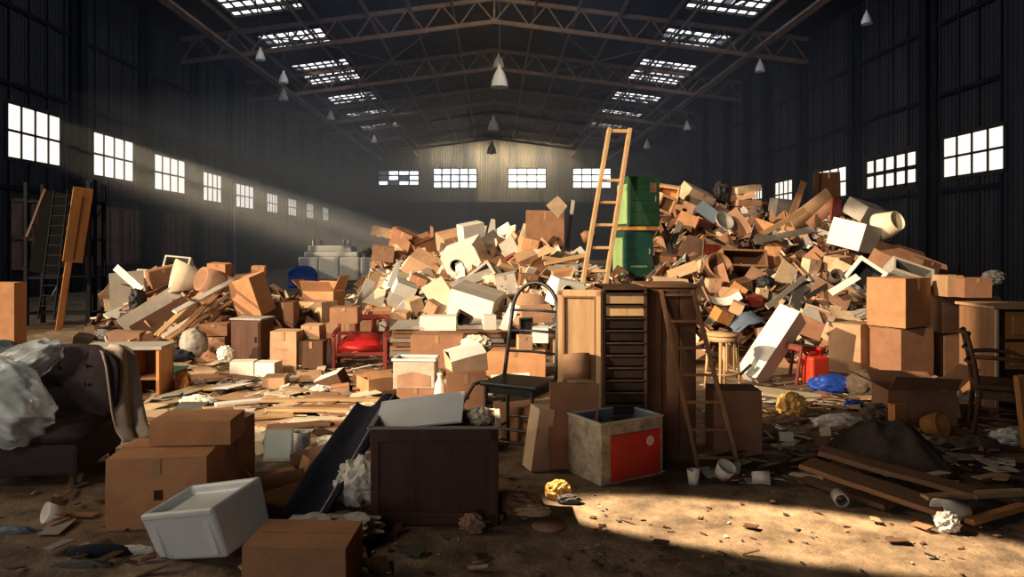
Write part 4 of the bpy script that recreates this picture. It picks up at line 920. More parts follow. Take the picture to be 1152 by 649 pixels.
bx(452, 354, 16, 9, .9, -12, 10, 6, 'T', 'flat tan carton at the foot of the sunny slope', Y=12.3)
for k, (xa, ya, xb, yb) in enumerate(((612, 297, 660, 287), (617, 302, 662, 299), (610, 290, 648, 296))): pk(xa, ya, xb, yb, 5, 'VGVN'[k], ['upper pale plank beside the tall ladder foot', 'lower grey plank beside the tall ladder foot', 'short crossing plank beside the tall ladder foot'][k], 13.4, 13.6)
bx(636, 303, 26, 13, .6, 5, 10, 3, 'G', 'grey carton under the planks beside the tall ladder foot', Y=13.5)
lathe_thing('brown turned wooden lamp base lying behind the tall ladder', [(0, 0), (.10, 0), (.13, .1), (.08, .22), (.04, .3), (0, .32)], P(655, 268, 14.4), rot3(roll=70), 'N', 'turned_lamp', 'lamp')

# ---- middle, front rows
for k in range(7):
    board('flattened cardboard stacked behind the brown box', 127 * 11.1 / F, .9, .055, (P(505, 380, 11.1).x + rnd.uniform(-.03, .03), 11.35 + rnd.uniform(-.03, .03), .06 + .066 * k), rot3(rnd.uniform(-2, 2), -90), ['G', 'Q', 'B'][k % 3], name='flattened_carton', cat='cardboard', group='flattened cartons stacked behind the brown box')
gb(472, 513, 356, 372, .35, 'P', 'long white box lying on the stack of flattened cardboard', z=.47, tape=False)
gb(543, 557, 355, 371, .25, 'W', 'small white cube box on the stack of flattened cardboard', z=.47, tape=False, yaw=8)
oc(521, 359, 18, 15, .6, 10, 4, 30, 'D', 'K', 'dark open box tipped under the large grey-white box', Y=11.0)
gb(462, 521, 377, 416, .32, 'B', 'brown carton with a pale worn edge behind the clear tote', m2='L')
gb(447, 489, 437, 462, .30, 'B', 'brown carton carrying the whitish translucent tote', yaw=-3)
w, d, h, c = fbox(443, 490, 405, 438, .28, z=.21)
t = thing('plastic_tote', 'whitish translucent tote with stained front on a brown carton', 'tote', c, rot3(yaw=-4)); MB().tray(w, d, h, .012).build('body', 'TO', t, bev=.01)
b = MB(); [b.box(q, s) for q, s in (((0, -d / 2, h), (w + .03, .03, .025)), ((0, d / 2, h), (w + .03, .03, .025)), ((-w / 2, 0, h), (.03, d, .025)), ((w / 2, 0, h), (.03, d, .025)))]; b.build('rim', 'IC', t, bev=.006)
lab(MB().grid(lambda u, v: ((u - .5) * w * .8, -d / 2 - .004 - .003 * math.sin(u * 9), .03 + h * .5 * v * (1 - .5 * abs(u - .5))), 8, 4, .003).build('stain_patch', 'Q', t), 'brown stained patch')
lathe_thing('tall crumpled white plastic bottle beside the clear tote', [(0, 0), (.055, 0), (.06, .03), (.052, .12), (.06, .2), (.05, .29), (.024, .34), (.022, .37), (.028, .375), (.028, .4), (0, .4)], P(495, 464, 7.19), None, 'P', 'plastic_bottle', 'bottle')
bx_b = gb(501, 546, 420, 470, .30, 'B', 'brown carton with a small dark stamp beside the arched metal chair', yaw=4, mark=True)
bx(524, 405, 42, 22, .7, 18, 22, -12, 'L', 'pale open carton with white lining lying on the stamped brown carton', 'half', Y=7.15, tape=False, flapm='W')
cm(536, 388, 30, 20, 'C', 'crumpled cream paper bag above the pale open carton', Y=7.45, seed=5, name='paper_bag', cat='bag')
gb(546, 614, 395, 424, .35, 'O', 'wide orange-brown carton behind the arched metal chair', yaw=-2)
gb(516, 552, 466, 492, .25, 'B', 'brown carton low behind the seat of the arched metal chair', yaw=10)
gb(556, 604, 458, 496, .22, 'B', 'brown carton between the legs of the arched metal chair', yaw=3)
pn(574, 424, 44, 15, 0, -72, -4, 'P', 'white papers lying on a carton behind the arched metal chair', Y=8.9, name='paper_stack', cat='paper', t=.02)
gb(624, 642, 384, 410, .2, 'Q', 'narrow pinkish carton beside the framed door panel', yaw=6)
pn(573, 357, 12, 32, -20, -8, 22, 'W', 'narrow white board leaning beside the arch of the metal chair', Y=10.9, t=.03)
bx(608, 376, 18, 17, .8, -6, 6, 0, 'IC', 'pale grey device carton seen through the arched chair back', Y=9.2, tape=False, name='device_case', cat='case')
oc(592, 366, 15, 17, .5, 5, 2, -2, 'K', 'K', 'black open box seen through the arched chair back', Y=9.3)
bx(590, 385, 16, 16, .8, 10, 6, 0, 'T', 'small tan carton seen through the arched chair back', Y=9.2)
bx(603, 353, 34, 16, .6, 4, 10, -3, 'Q', 'dusty pinkish carton seen through the top of the chair arch', Y=10.4)
pn(600, 340, 40, 22, 5, -50, 8, 'T', 'bent tan cardboard seen inside the top of the chair arch', Y=11.2, bend=.3)
gb(628, 642, 363, 392, .2, 'D', 'small dark box squeezed against the framed door panel', yaw=3, tape=False)
bx(646, 362, 10, 40, .6, 4, 4, 8, 'L', 'pale tall strip of carton behind the framed door panel', Y=9.4)

# ---- right heap, crest from the green cabinets onward
oc(752, 217, 24, 17, .5, -16, 18, 10, 'V', 'A', 'pale wooden drawer tipped on the crest beside the green cabinets', Y=16.6, tt=.1, name='drawer', cat='drawer')
oc(748, 229, 20, 20, .5, 14, 10, 20, 'V', 'N', 'pale wooden frame box below the tipped drawer by the green cabinets', Y=16.0, tt=.16)
bx(783, 221, 34, 17, .7, 18, 20, 22, 'L', 'pale flat carton sliding along the crest beside the tipped drawer', Y=17.2)
bx(770, 233, 26, 14, .7, -10, 10, 26, 'Q', 'pinkish carton under the sliding pale carton', Y=16.6)
cm(812, 217, 18, 24, 'K', 'black lumpy sack standing on the crest of the tall heap', Y=17.6, seed=7, name='rubbish_sack', cat='sack', smooth=True, ridged=False)
for k in range(4): bx(836 + rnd.uniform(-3, 3), 213 + 7.4 * k, 29 - 2 * (k % 2), 7, .8, rnd.uniform(-12, 12), 6, -5 + rnd.uniform(-5, 5), 'LTQB'[k], ['uppermost pale flat carton of the crest stack by the windows', 'second flat carton of the crest stack by the windows', 'third, pinkish flat carton of the crest stack by the windows', 'lowest brown flat carton of the crest stack by the windows'][k], Y=17.6)
bx(774, 251, 22, 21, .8, -24, 10, 26, 'O', 'brown-orange carton tipped on its corner below the crest', Y=15.6)
pn(797, 238, 15, 28, 15, -25, -42, 'J', 'slate-blue panel lying diagonally below the black sack', Y=16, t=.05)
lathe_thing('shiny grey metal pan lying below the slate-blue panel', [(0, 0), (.14, .01), (.2, .07), (.22, .13), (.205, .13), (.18, .07), (0, .03)], P(812, 251, 15.3), rot3(pitch=55, roll=30), 'Z', 'metal_pan', 'pan')
pn(829, 252, 21, 32, -14, -12, -36, 'Q', 'long pinkish carton panel tipped right of the metal pan', Y=15.4, t=.16)
bx(857, 256, 20, 17, .7, -16, 10, 22, 'O', 'orange-brown carton tipped beside the long pinkish panel', Y=15.6)
cm(851, 240, 16, 14, 'SK', 'dull brown bundle on the crest beside the flat carton stack', Y=16.8, seed=9, name='cloth_bundle', cat='bundle', smooth=True)
bx(881, 236, 26, 24, .7, 8, 4, 6, 'H', 'dark box in the hollow of the crest below a bright window', Y=17.4, tape=False)
pk(850, 268, 905, 236, 6, 'V', 'long pale plank slanting across the crest of the tall heap', 14.6, 15.6)
pk(848, 272, 915, 258, 7, 'G', 'long grey plank under the slanting pale plank', 14.2, 15.0)
pk(884, 262, 904, 205, 7, 'N', 'brown plank standing up against the leaning cardboard roof sheet', 16.0, 16.6)
pk(748, 300, 765, 250, 7, 'G', 'grey plank leaning steeply on the slope beside the green cabinets', 13.2, 14.2)
pk(759, 306, 745, 252, 6, 'H', 'dark grey plank crossing the steep grey plank', 13.0, 14.0)
pk(738, 246, 758, 288, 5, 'N', 'brown plank leaning beside the wooden frame box', 14.0, 13.4)
pn(780, 281, 26, 34, -12, -30, 32, 'Q', 'curved pinkish cardboard sheet on the middle of the tall slope', Y=13.4, bend=.35)
pn(797, 285, 18, 30, 20, -30, 24, 'L', 'curved pale cardboard sheet beside the wooden drawer', Y=13.4, bend=-.3)
oc(833, 293, 52, 20, .5, 4, -16, 2, 'N', 'D', 'wide brown wooden drawer lying on its side on the tall slope', Y=13.2, tt=.05, name='drawer', cat='drawer')
bx(801, 285, 16, 20, .8, 8, 4, 2, 'E', 'reddish brown upright box at the end of the wide drawer', Y=13.3, tape=False)
bx(869, 295, 15, 36, .7, -6, 2, 1, 'O', 'narrow orange upright carton right of the wide drawer', Y=13.4)
bx(880, 300, 12, 24, .7, 10, 4, 4, 'B', 'narrow brown carton beside the upright orange one', Y=13.6)
lathe_thing('dark brown round tub lying on the slope below the wide drawer', [(0, 0), (.2, 0), (.24, .36), (.22, .36), (.18, .02), (0, .02)], P(799, 307, 12.6), rot3(yaw=20, pitch=70, roll=-15), 'N', 'round_tub', 'tub')
bx(802, 321, 15, 15, .8, 6, 6, 2, 'T', 'small tan cube carton below the dark round tub', Y=11.9)
bx(829, 328, 17, 18, .8, -14, 12, 36, 'A', 'orange carton balanced on its corner below the wide drawer', Y=11.7)
bx(846, 338, 18, 12, .8, 12, 8, -6, 'E', 'dark red box beside the cornered orange carton', Y=11.4, tape=False)
bx(829, 346, 14, 13, .9, -20, 16, 24, 'T', 'small tan carton in front of the dark red box', Y=11.0)
cm(861, 318, 18, 14, 'K', 'black bin bag crumpled below the upright orange carton', Y=12, seed=12, name='bin_bag', cat='bag', smooth=True)
bx(857, 330, 11, 11, .8, 8, 8, 5, 'L', 'tiny pale carton right beneath the black bin bag', Y=11.6)
pn(882, 313, 20, 58, -10, -42, 38, 'L', 'long pale board sliding down beside the black bin bag', Y=12.4, t=.03)
pn(898, 330, 16, 54, 8, -44, 44, 'G', 'long grey board sliding parallel to the pale one', Y=12.0, t=.03)
pk(862, 346, 905, 312, 6, 'G', 'thin grey batten over the two sliding boards', 11.2, 12.0)
bx(812, 355, 18, 14, .9, 18, 12, 20, 'A', 'small orange carton just behind the round-seated chair', Y=10.6)
pn(840, 361, 40, 20, 10, -55, -18, 'J', 'crumpled slate-blue plastic sheet on the lower tall slope', Y=10.6, bend=.4, torn=.15, name='plastic_sheet', cat='sheet')
pn(816, 336, 34, 14, -5, -60, -8, 'W', 'white bent sheet in the dip behind the brown ladder', Y=11.2, bend=-.4, name='bent_sheet', cat='sheet')
pn(756, 318, 42, 18, 8, -52, 6, 'L', 'broad pale board on the slope above the boarded cabinet', Y=11.6)
pn(768, 304, 34, 16, -12, -50, -22, 'T', 'tan board sliding down above the boarded cabinet', Y=12.2)
bx(751, 328, 16, 14, .8, 5, 6, 3, 'A', 'orange box just above the boarded cabinet top', Y=10.6)
# right heap, flank under the windows
pn(914, 238, 24, 62, 10, -14, 58, 'T', 'large curved cardboard sheet pitched like a roof on the crest', Y=16, bend=.18, t=.03)
pn(926, 240, 12, 46, -8, -12, 48, 'B', 'brown curved sheet under the roof-like sheet', Y=15.8, bend=.25, t=.03)
pn(941, 236, 14, 26, 25, -6, 12, 'E', 'dark red board edge under the roof-like sheet', Y=15.8, t=.04)
bx(930, 208, 24, 28, .7, -8, 4, -3, 'D', 'dark brown box standing before the bright window on the crest', Y=17.4)
pk(917, 228, 919, 190, 5, 'X', 'short dark post standing beside the box before the window', 17.2, 17.2)
bx(975, 239, 38, 19, .8, 22, 22, 12, 'G', 'grey dusty box tipped on the crest behind the bright white box', Y=15.6, tape=False)
lathe_thing('cream lamp shade lying behind the bright white box', [(.27, 0), (.3, .02), (.2, .42), (.18, .42), (.27, 0)], P(990, 256, 14.6), rot3(pitch=60, roll=50), 'C', 'lamp_shade_cream', 'lamp shade')
bx(961, 265, 40, 31, .95, 38, 10, 7, 'W', 'bright white cubic box perched high on the flank', Y=14.2, tape=False)
bx(942, 297, 22, 18, .9, 28, 8, -4, 'T', 'tan carton directly under the bright white box', Y=13.2)
bx(912, 300, 16, 18, .8, 20, 8, 4, 'L', 'pale small carton left of the tan one under the white box', Y=13.2)
oc(972, 312, 34, 34, .8, -24, 8, 40, 'W', 'K', 'white cubic monitor case with a dark square recess tipped on its corner', Y=12.0, tt=.14, name='monitor_case', cat='monitor')
bx(1000, 297, 38, 20, .8, -16, 14, 26, 'B', 'brown carton wedged behind the tipped monitor case', Y=13.2)
pn(1026, 290, 80, 22, -8, -46, 22, 'B', 'long brown board sloping down the end of the tall heap', Y=14.2, t=.03)
pn(1015, 281, 60, 16, 6, -46, 16, 'Q', 'pinkish brown board above the long sloping brown board', Y=14.8, t=.03)
bx(1040, 299, 24, 14, .8, 12, 12, 14, 'D', 'dark box lying on the long sloping brown board', Y=13.6)
oc(1022, 309, 46, 20, .5, -8, -34, 20, 'G', 'H', 'grey shallow tray tipped behind the big two-toned carton', Y=12.6)
pn(936, 330, 42, 24, -14, -35, 32, 'Q', 'pinkish brown board tilted on the flank below the tan carton', Y=11.4, t=.04)
pn(950, 320, 40, 8, 10, -35, -28, 'W', 'narrow white strip lying across the pinkish brown board', Y=11.3)
lathe_thing('dull brown round tin beside the tipped monitor case', [(0, 0), (.1, 0), (.1, .22), (.09, .22), (.09, .01), (0, .01)], P(938, 315, 11.6), rot3(pitch=60, roll=-20), 'SK', 'round_tin', 'tin')
pk(905, 336, 958, 304, 5, 'H', 'dark metal batten slanting below the white box', 11.0, 12.2)
pn(952, 352, 54, 18, -4, -62, 6, 'L', 'curved pale card lying behind the small two-toned carton', Y=10.2, bend=-.2)
cm(975, 353, 30, 10, 'G', 'grey crumpled sheeting beside the big two-toned carton', Y=10.0, seed=15, name='crumpled_sheeting', cat='sheeting')
# stacked boxes at the foot of the flank
carton('smaller two-toned carton with a bright sunlit side at the foot of the flank', .42, .42, .66, G(965, 422) + Vector((.05, .25, 0)), rot=rot3(yaw=38), m='T', tape=False)
carton('lower brown carton under the big two-toned carton', .56, .5, .64, G(1028, 428) + Vector((0, .3, 0)), rot=rot3(yaw=20), m='B', tape=False)
carton('big two-toned orange carton stacked topmost at the foot of the flank', .58, .5, .62, G(1028, 428) + Vector((-.02, .3, .655)), rot=rot3(yaw=31), m='O')
gb(1062, 1126, 378, 424, .5, 'D', 'dark brown wide box under the pale crate behind the desk', tape=False, z=0)
gb(1062, 1126, 334, 378, .45, 'Q', 'dusty tan crate stacked on the dark brown wide box', z=.49, tape=False, m2='L')
gb(1066, 1084, 310, 334, .3, 'T', 'narrow tan carton on the dusty tan crate', z=1.04)
gb(1085, 1116, 313, 335, .3, 'B', 'brown carton beside the narrow tan one on the dusty crate', z=1.04)
cm(1118, 312, 22, 14, 'H', 'grey crumpled plastic beyond the cartons on the dusty crate', Y=11, seed=17, name='crumpled_plastic', cat='plastic')
bx(1058, 366, 14, 40, .6, 10, 4, 4, 'Q', 'narrow pinkish carton squeezed between the big carton and the dusty crate', Y=9.8)
# white leaning cabinet
carton('long white cabinet leaning diagonally against the tall heap', .30, .28, 1.02, centre=P(868, 389, 8.9), rot=rot3(yaw=40, pitch=-12, roll=45), m='W', tape=False, name='white_cabinet', cat='cabinet')
tag(MB().bar(P(829, 425, 8.62), P(845, 410, 8.62), .05, .02).build('black_strip', 'K'), 'black strip at the lower end of the leaning white cabinet', 'strip')
bx(914, 362, 26, 34, .7, -22, 8, 20, 'B', 'brown carton with a raised white flap behind the leaning white cabinet', Y=9.6, tape=False, flapm='W', style='half')
pn(914, 352, 30, 13, 10, -30, 24, 'W', 'white triangular flap of card above the brown carton', Y=9.4, taper=.5)
# jerrycan
t = thing('jerrycan', 'red plastic jerrycan standing before the two-toned cartons', 'can', G(921, 433) + Vector((0, .1, 0)), rot3(yaw=20)); MB().box((0, 0, .17), (.27, .2, .34)).build('body', 'RJ' if 'RJ' in M else 'R', t, bev=.03)
MB().lathe([(0, .33), (.035, .33), (.035, .4), (.045, .4), (.045, .44), (0, .44)], 16, None, (.08, 0, 0)).build('cap', 'R', t, smooth=True)
MB().tube([(-.1, 0, .33), (-.08, 0, .38), (.02, 0, .385), (.04, 0, .34)], .016, 8).build('handle', 'R', t, smooth=True)
t = thing('broken_chair', 'dark red broken wooden chair frame behind the red jerrycan', 'chair', P(892, 428, 8.9) * 1, rot3(yaw=30, roll=8)); t.location.z = 0
for x in (-.2, .2):
    for y in (-.2, .2): MB().tube([(x, y, 0), (x, y, .46 if y < 0 else .8)], .02, 8).build('leg', 'E', t)
for y in (-.2, .2): MB().box((0, y, .42), (.4, .03, .05)).build('rail', 'E', t)
for x in (-.2, .2): MB().box((x, 0, .42), (.03, .4, .05)).build('rail', 'E', t)
for z in (.6, .76): MB().box((0, .2, z), (.4, .02, .06)).build('back_slat', 'E', t)
MB().box((0, 0, .455), (.42, .42, .02)).build('seat', 'D', t)

# ---- left heap
pn(143, 331, 36, 52, 14, -12, -6, 'G', 'large pale grey sheet standing crookedly at the end of the near heap', Y=12.4, t=.02)
pk(131, 301, 160, 327, 8, 'W', 'white plank slanting over the pale grey sheet', 11.6, 11.4)
pn(166, 308, 28, 12, 0, -40, 4, 'C', 'cream board behind the tan-ended box', Y=12.6)
bx(183, 311, 30, 20, .8, 34, 12, -16, 'B', 'brown carton with a tan end on top of the near heap', Y=11.9)
oc(201, 299, 28, 15, .7, 8, -30, 6, 'W', 'G', 'white shallow basin on the crest of the near heap', Y=12.6)
lathe_thing('large cream lamp shade lying on its side on the near heap', [(.15, 0), (.16, .01), (.27, .40), (.25, .40), (.145, .02)], P(224, 315, 11.4), rot3(yaw=-60, pitch=78), 'C', 'fabric_lampshade', 'lamp shade')
lathe_thing('grey drum lying on its side in front of the cream lamp shade', [(0, 0), (.19, 0), (.2, .05), (.19, .34), (.17, .34), (.165, .04), (0, .03)], P(248, 320, 11.2), rot3(yaw=-40, pitch=72), 'Q', 'small_drum', 'drum')
bx(247, 304, 22, 16, .7, -8, 6, 3, 'O', 'orange carton behind the cream lamp shade', Y=12.8)
pn(173, 347, 24, 74, -8, -38, 44, 'G', 'broad grey-brown board sloping down the near heap', Y=11.0, t=.03)
pn(186, 358, 26, 70, -6, -40, 48, 'D', 'dark brown board under the broad grey-brown board', Y=10.8, t=.05)
cm(155, 338, 16, 22, 'K', 'dark bundle between the grey sheet and the broad board', Y=11.2, seed=22, name='dark_bundle', cat='bundle', smooth=True)
for k, (xa, ya, xb, yb, m_, w_) in enumerate(((176, 378, 236, 322, 'V', 6), (182, 380, 262, 330, 'C', 5), (190, 381, 266, 336, 'V', 4), (196, 352, 262, 316, 'W', 6), (204, 372, 250, 326, 'N', 7), (210, 392, 252, 346, 'X', 6), (205, 332, 222, 345, 'L', 5))):
    pk(xa, ya, xb, yb, w_, m_, ['longest pale batten sloping over the near heap', 'cream batten parallel to the longest pale batten', 'lowest pale batten ending near the dark cabinet', 'white batten uppermost in the sloping bundle', 'brown plank inside the sloping bundle', 'dark plank beneath the sloping bundle', 'short pale stick across the sloping bundle'][k], 10.0, 11.2)
carton('orange carton leaning with a bent front behind the dark cabinet', .42, .4, .62, centre=P(283, 333, 11.2), rot=rot3(yaw=-18, pitch=8, roll=-14), m='O', style='half', tape=False)
w, d, h, c = fbox(261, 297, 360, 408, .4); t = thing('side_cabinet', 'dark brown cabinet with a pale top at the foot of the near heap', 'cabinet', c, rot3(yaw=-10)); MB().box((0, 0, h / 2), (w, d, h)).build('body', 'D', t, bev=.006); MB().box((0, 0, h + .01), (w + .03, d + .03, .025)).build('top', 'G', t, bev=.005); MB().box((0, -d / 2 - .008, h / 2), (w - .05, .016, h - .06)).build('door', 'CH', t, bev=.004); MB().box((w * .35, -d / 2 - .022, h * .55), (.015, .02, .08)).build('handle', 'MB', t)
carton('brown bag-like sagging carton above the blue tub', .42, .3, .22, centre=P(143, 381, 10.4), rot=rot3(yaw=10, roll=4), m='Q', style='closed', tape=False)
oc(142, 396, 28, 18, .5, 6, -40, 4, 'U', 'U', 'blue plastic tub tipped at the foot of the near heap', Y=9.9, name='plastic_tub', cat='tub')
for k in range(3): gb(220, 252, 392 - 15 * k, 408 - 15.2 * k, .38, 'BQB'[k], ['lowest brown carton of the small stack under the sloping battens', 'middle brown carton of the small stack under the sloping battens', 'topmost brown carton of the small stack under the sloping battens'][k], yaw=rnd.uniform(-8, 8), z=0) if k == 0 else carton(['', 'middle brown carton of the small stack under the sloping battens', 'topmost brown carton of the small stack under the sloping battens'][k], .38, .36, .17, G(236, 408) + Vector((0, .2, .008 + .185 * k)), rot=rot3(yaw=-6 + 9 * k), m='BQB'[k])
cm(218, 386, 28, 32, 'G', 'dirty white plastic bag before the small brown stack', Y=9.7, amp=.16, seed=31, name='plastic_bag', cat='bag', smooth=True)
lathe_thing('round pale ball among scraps below the sloping battens', [(0, -.1)] + [(.1 * math.sin(R(a)), -.1 * math.cos(R(a))) for a in range(15, 180, 15)] + [(0, .1)], P(178, 397, 9.6), None, 'Q', 'ball', 'ball')
cm(254, 398, 16, 16, 'P', 'crumpled white paper ball beside the dark side cabinet', Y=9.5, seed=33)
cm(200, 400, 32, 12, 'NV', 'dark blue cloth under the dirty white plastic bag', Y=9.4, seed=35, name='dark_cloth', cat='cloth', smooth=True)
pn(175, 413, 70, 14, 0, -80, 1, 'TL', 'dusty green sheet lying flat below the blue tub', Y=9.3, torn=.1, name='green_sheet', cat='sheet')
bx(114, 396, 26, 16, .8, 12, 10, 12, 'B', 'brown carton lid between the lounge chair and the blue tub', Y=9.8, tape=False)
cm(119, 376, 22, 12, 'W', 'white crumpled plastic strip before the dark steel post', Y=11.4, seed=41, name='plastic_strip', cat='plastic')
bx(96, 384, 20, 14, .9, 12, 8, 10, 'SK', 'dull brown carton in the shadow at the steel post foot', Y=11.2, tape=False)
# boxes between the near heap and red chair
carton('large open carton with wide raised flaps in the centre of the boxes', .62, .5, .5, G(343, 392) + Vector((-.1, 1.7, .34)), rot=rot3(yaw=-12), m='O', style='open', tape=False)
carton('sunlit carton with a pale top edge in front of the open-flapped carton', .54, .4, .40, G(349, 388) + Vector((0, .55, .30)), rot=rot3(yaw=-30), m='T', tape=False)
bx(291, 306, 14, 14, .9, 8, 4, 3, 'O', 'little orange carton peeping behind the leaning orange carton', Y=13)
gb(305, 336, 373, 418, .34, 'T', 'tall tan carton with faint printing in front of the box group', yaw=-8, mark='print')
gb(337, 365, 384, 418, .34, 'D', 'dark brown carton right of the tall tan printed one', yaw=-6)
bx(353, 374, 22, 19, .8, -12, 4, 0, 'T', 'small tan carton with a bright edge on the dark brown carton', Y=9.75)
bx(332, 380, 16, 14, .8, 4, 4, 0, 'O', 'small orange carton behind the printed and dark cartons', Y=10.2)
gb(371, 402, 346, 364, .35, 'B', 'brown carton behind the back of the red-seated chair', z=.62)
gb(366, 404, 364, 400, .35, 'Q', 'dusty carton low behind the red-seated chair', z=0)
gb(306, 330, 340, 372, .35, 'B', 'brown carton between the leaning orange carton and the open-flapped one', z=.3)
cm(368, 400, 9, 30, 'P', 'twisted white wrapping hanging beside the red-seated chair', Y=9.7, seed=44, name='twisted_wrapping', cat='wrapping')
gb(258, 284, 407, 424, .22, 'P', 'white paper bundle before the dark side cabinet', yaw=5, tape=False, name='paper_bundle', cat='paper')
gb(286, 311, 408, 424, .22, 'W', 'grey-white box before the tall tan printed carton', yaw=-10, tape=False)
gb(294, 318, 425, 438, .30, 'T', 'flat tan carton lying on the sunny floor', yaw=6, tape=False)
# ---- sunny floor, middle
bx(374, 430, 32, 20, .6, -16, 6, -22, 'D', 'dark box with a white top edge tipped on the sunny floor', Y=8.4, tape=False, flapm='W')
bx(383, 437, 20, 9, .8, 10, 0, -6, 'O', 'small orange box under the dark tipped box', Y=8.2, tape=False)
cm(359, 440, 18, 12, 'P', 'crumpled white paper left of the dark tipped box', Y=8.2, seed=51)
gb(397, 422, 420, 436, .3, 'B', 'brown carton behind the flared pale carton on the sunny floor')
carton('flared pale orange carton lying on the sunny floor', .34, .34, .19, G(420, 446) + Vector((0, .2, 0)), rot=rot3(yaw=34), m='O', style='half', tape=False)
lathe_thing('small black ball-like pot on the sunny floor', [(0, -.06), (.05, -.045), (.07, 0), (.05, .05), (.03, .06), (0, .06)], P(251, 443, 8.0), rot3(roll=60), 'K', 'black_pot', 'pot')
for k, (xa, ya, xb, yb, m_, w_) in enumerate(((294, 452, 440, 450, 'V', 5), (242, 457, 300, 451, 'W', 6), (330, 460, 444, 458, 'N', 6), (300, 462, 420, 464, 'V', 5), (250, 474, 330, 468, 'V', 5), (330, 474, 420, 470, 'C', 5), (206, 466, 262, 462, 'N', 5), (300, 482, 372, 478, 'Q', 6), (210, 440, 268, 437, 'V', 4))):
    a, b_ = G(xa, ya, .05), G(xb, yb, .05); plank(['longest pale board across the sunny floor', 'white board at the end of the longest floor board', 'brown board close below the longest floor board', 'pale board below the brown floor board', 'short pale board near the pale blue screen', 'cream board behind the navy cloth top', 'brown stick near the overturned bookcase', 'pinkish board behind the pale blue screen', 'short pale stick beside the black pot'][k], a, b_, w_ * a.y / F * 2.2, .03, m_)
bx(388, 484, 42, 12, .7, 4, 8, 1, 'B', 'flat brown carton half covered behind the navy cloth', Y=6.6, tape=False)
crumple('crumpled cream paper behind the top of the navy cloth', P(420, 463, 6.6), (.2, .15, .07), 'C', 'paper', 'crumpled_paper', 55, .4)
crumple('crumpled white sheet of paper before the flat brown carton', P(388, 503, 5.9), (.2, .16, .09), 'P', 'paper', 'crumpled_paper', 57, .4)
t = thing('flat_screen', 'pale blue flat screen standing among the floor rubbish', 'screen', G(312, 520) + Vector((0, .02, 0)), rot3(yaw=4, pitch=-12)); MB().box((0, 0, .125), (.225, .03, .25)).build('bezel', 'G', t, bev=.006); lab(MB().box((0, -.017, .13), (.195, .006, .21)).build('screen_glass', 'PB' if 'PB' in M else 'IC', t), 'pale blue glass')
lathe_thing('upright grey cylinder beside the pale blue screen', [(0, 0), (.065, 0), (.065, .24), (.055, .24), (.055, .02), (0, .02)], G(335, 522) + Vector((.02, .05, 0)), None, 'Z', 'grey_cylinder', 'cylinder')
lathe_thing('white paper roll lying end-on beside the grey cylinder', pipe_prof(.052, .14, .03), P(349, 508, 5.5) + Vector((0, 0, -.01)), rot3(yaw=10, pitch=90), 'P', 'paper_roll', 'roll')
bx(258, 497, 22, 26, .8, 6, 2, 2, 'D', 'dark upright box behind the small orange flapped carton', Y=5.7, tape=False)
bx(283, 500, 30, 16, .7, 8, 8, -4, 'C', 'cream box with a pinkish front near the pale blue screen', Y=5.8, tape=False)
bx(262, 520, 22, 14, .8, -6, 4, 2, 'B', 'small brown box beneath the dark upright box', Y=5.3, tape=False)
cm(205, 432, 16, 28, 'A', 'crumpled orange wrapping standing on the overturned bookcase', Y=8.2, seed=61, name='orange_wrapping', cat='wrapping')
cm(222, 452, 34, 14, 'P', 'spilled white papers right of the overturned bookcase', Y=7.4, seed=62, name='paper_pile')
bx(216, 462, 30, 14, .8, 6, 4, 2, 'H', 'dark shallow box right of the overturned bookcase', Y=7.2, tape=False)
# ---- near floor, shade
t = thing('coffee_cup', 'white cup lying on its side on the dark floor before the lounge chair', 'cup', P(70, 578, 4.42), rot3(yaw=-40, pitch=70)); MB().lathe(hollow(.042, .062, .10), 24).build('body', 'P', t, smooth=True); MB().tube([(.05, 0, .025), (.085, 0, .035), (.09, 0, .065), (.058, 0, .08)], .007, 6).build('handle', 'P', t, smooth=True)
cm(152, 619, 32, 10, 'P', 'torn white and red printed paper beside the white storage box', Y=3.92, seed=71, name='torn_packet', cat='packet')
cm(112, 622, 70, 18, 'NV', 'dark blue cloth lying on the floor near the white storage box', Y=3.9, seed=72, name='dark_cloth', cat='cloth', smooth=True, amp=.2)
cm(16, 598, 40, 10, 'J', 'blue-grey rag lying on the floor at the frame edge', Y=4.2, seed=73, name='blue_rag', cat='rag', smooth=True)
cm(92, 636, 60, 10, 'H', 'grey rag lying nearest the frame bottom', Y=3.76, seed=74, name='grey_rag', cat='rag', smooth=True)
for k, (px, py) in enumerate(((599, 575), (575, 570), (555, 582), (640, 562))):
    cm(px, py, [36, 64, 20, 24][k], [14, 30, 8, 10][k], 'VNQH'[k], ['pale scrap in the sun beside the brown chest', 'brown crumpled rag beside the brown chest', 'small flat scrap at the corner of the brown chest', 'grey scrap at the edge of the sunlit floor'][k], Y=GY(py + 4), seed=80 + k, name='torn_scrap', cat='scrap')
cm(628, 552, 26, 20, 'Y', 'yellow crumpled wrapper in the sun before the grimy box', Y=GY(560), seed=85, name='yellow_wrapper', cat='wrapper')
lathe_thing('round flat tan disc lying on the sunlit floor edge', [(0, 0), (.095, 0), (.1, .006), (.095, .012), (0, .012)], G(617, 592), None, 'Q', 'round_disc', 'disc')
# cups in front of the ladder
for k, (px, py, r0, r1, h_, ya, pi, l_) in enumerate(((780, 537, .034, .045, .10, 0, 0, 'upright beige cup at the end of the cup row'), (811, 535, .05, .07, .10, 30, 35, 'largest tipped beige pot of the cup row'), (827, 525, .034, .044, .07, 0, 0, 'small pale cup behind the largest pot'), (846, 537, .04, .05, .12, 70, 85, 'pale cup on its side at the row end'))):
    lathe_thing(l_ + ' before the brown ladder', hollow(r0, r1, h_), G(px, py + 7) + Vector((0, 0, .0 if pi == 0 else .045)), rot3(yaw=ya, pitch=pi), 'P', 'paper_cup', 'cup')
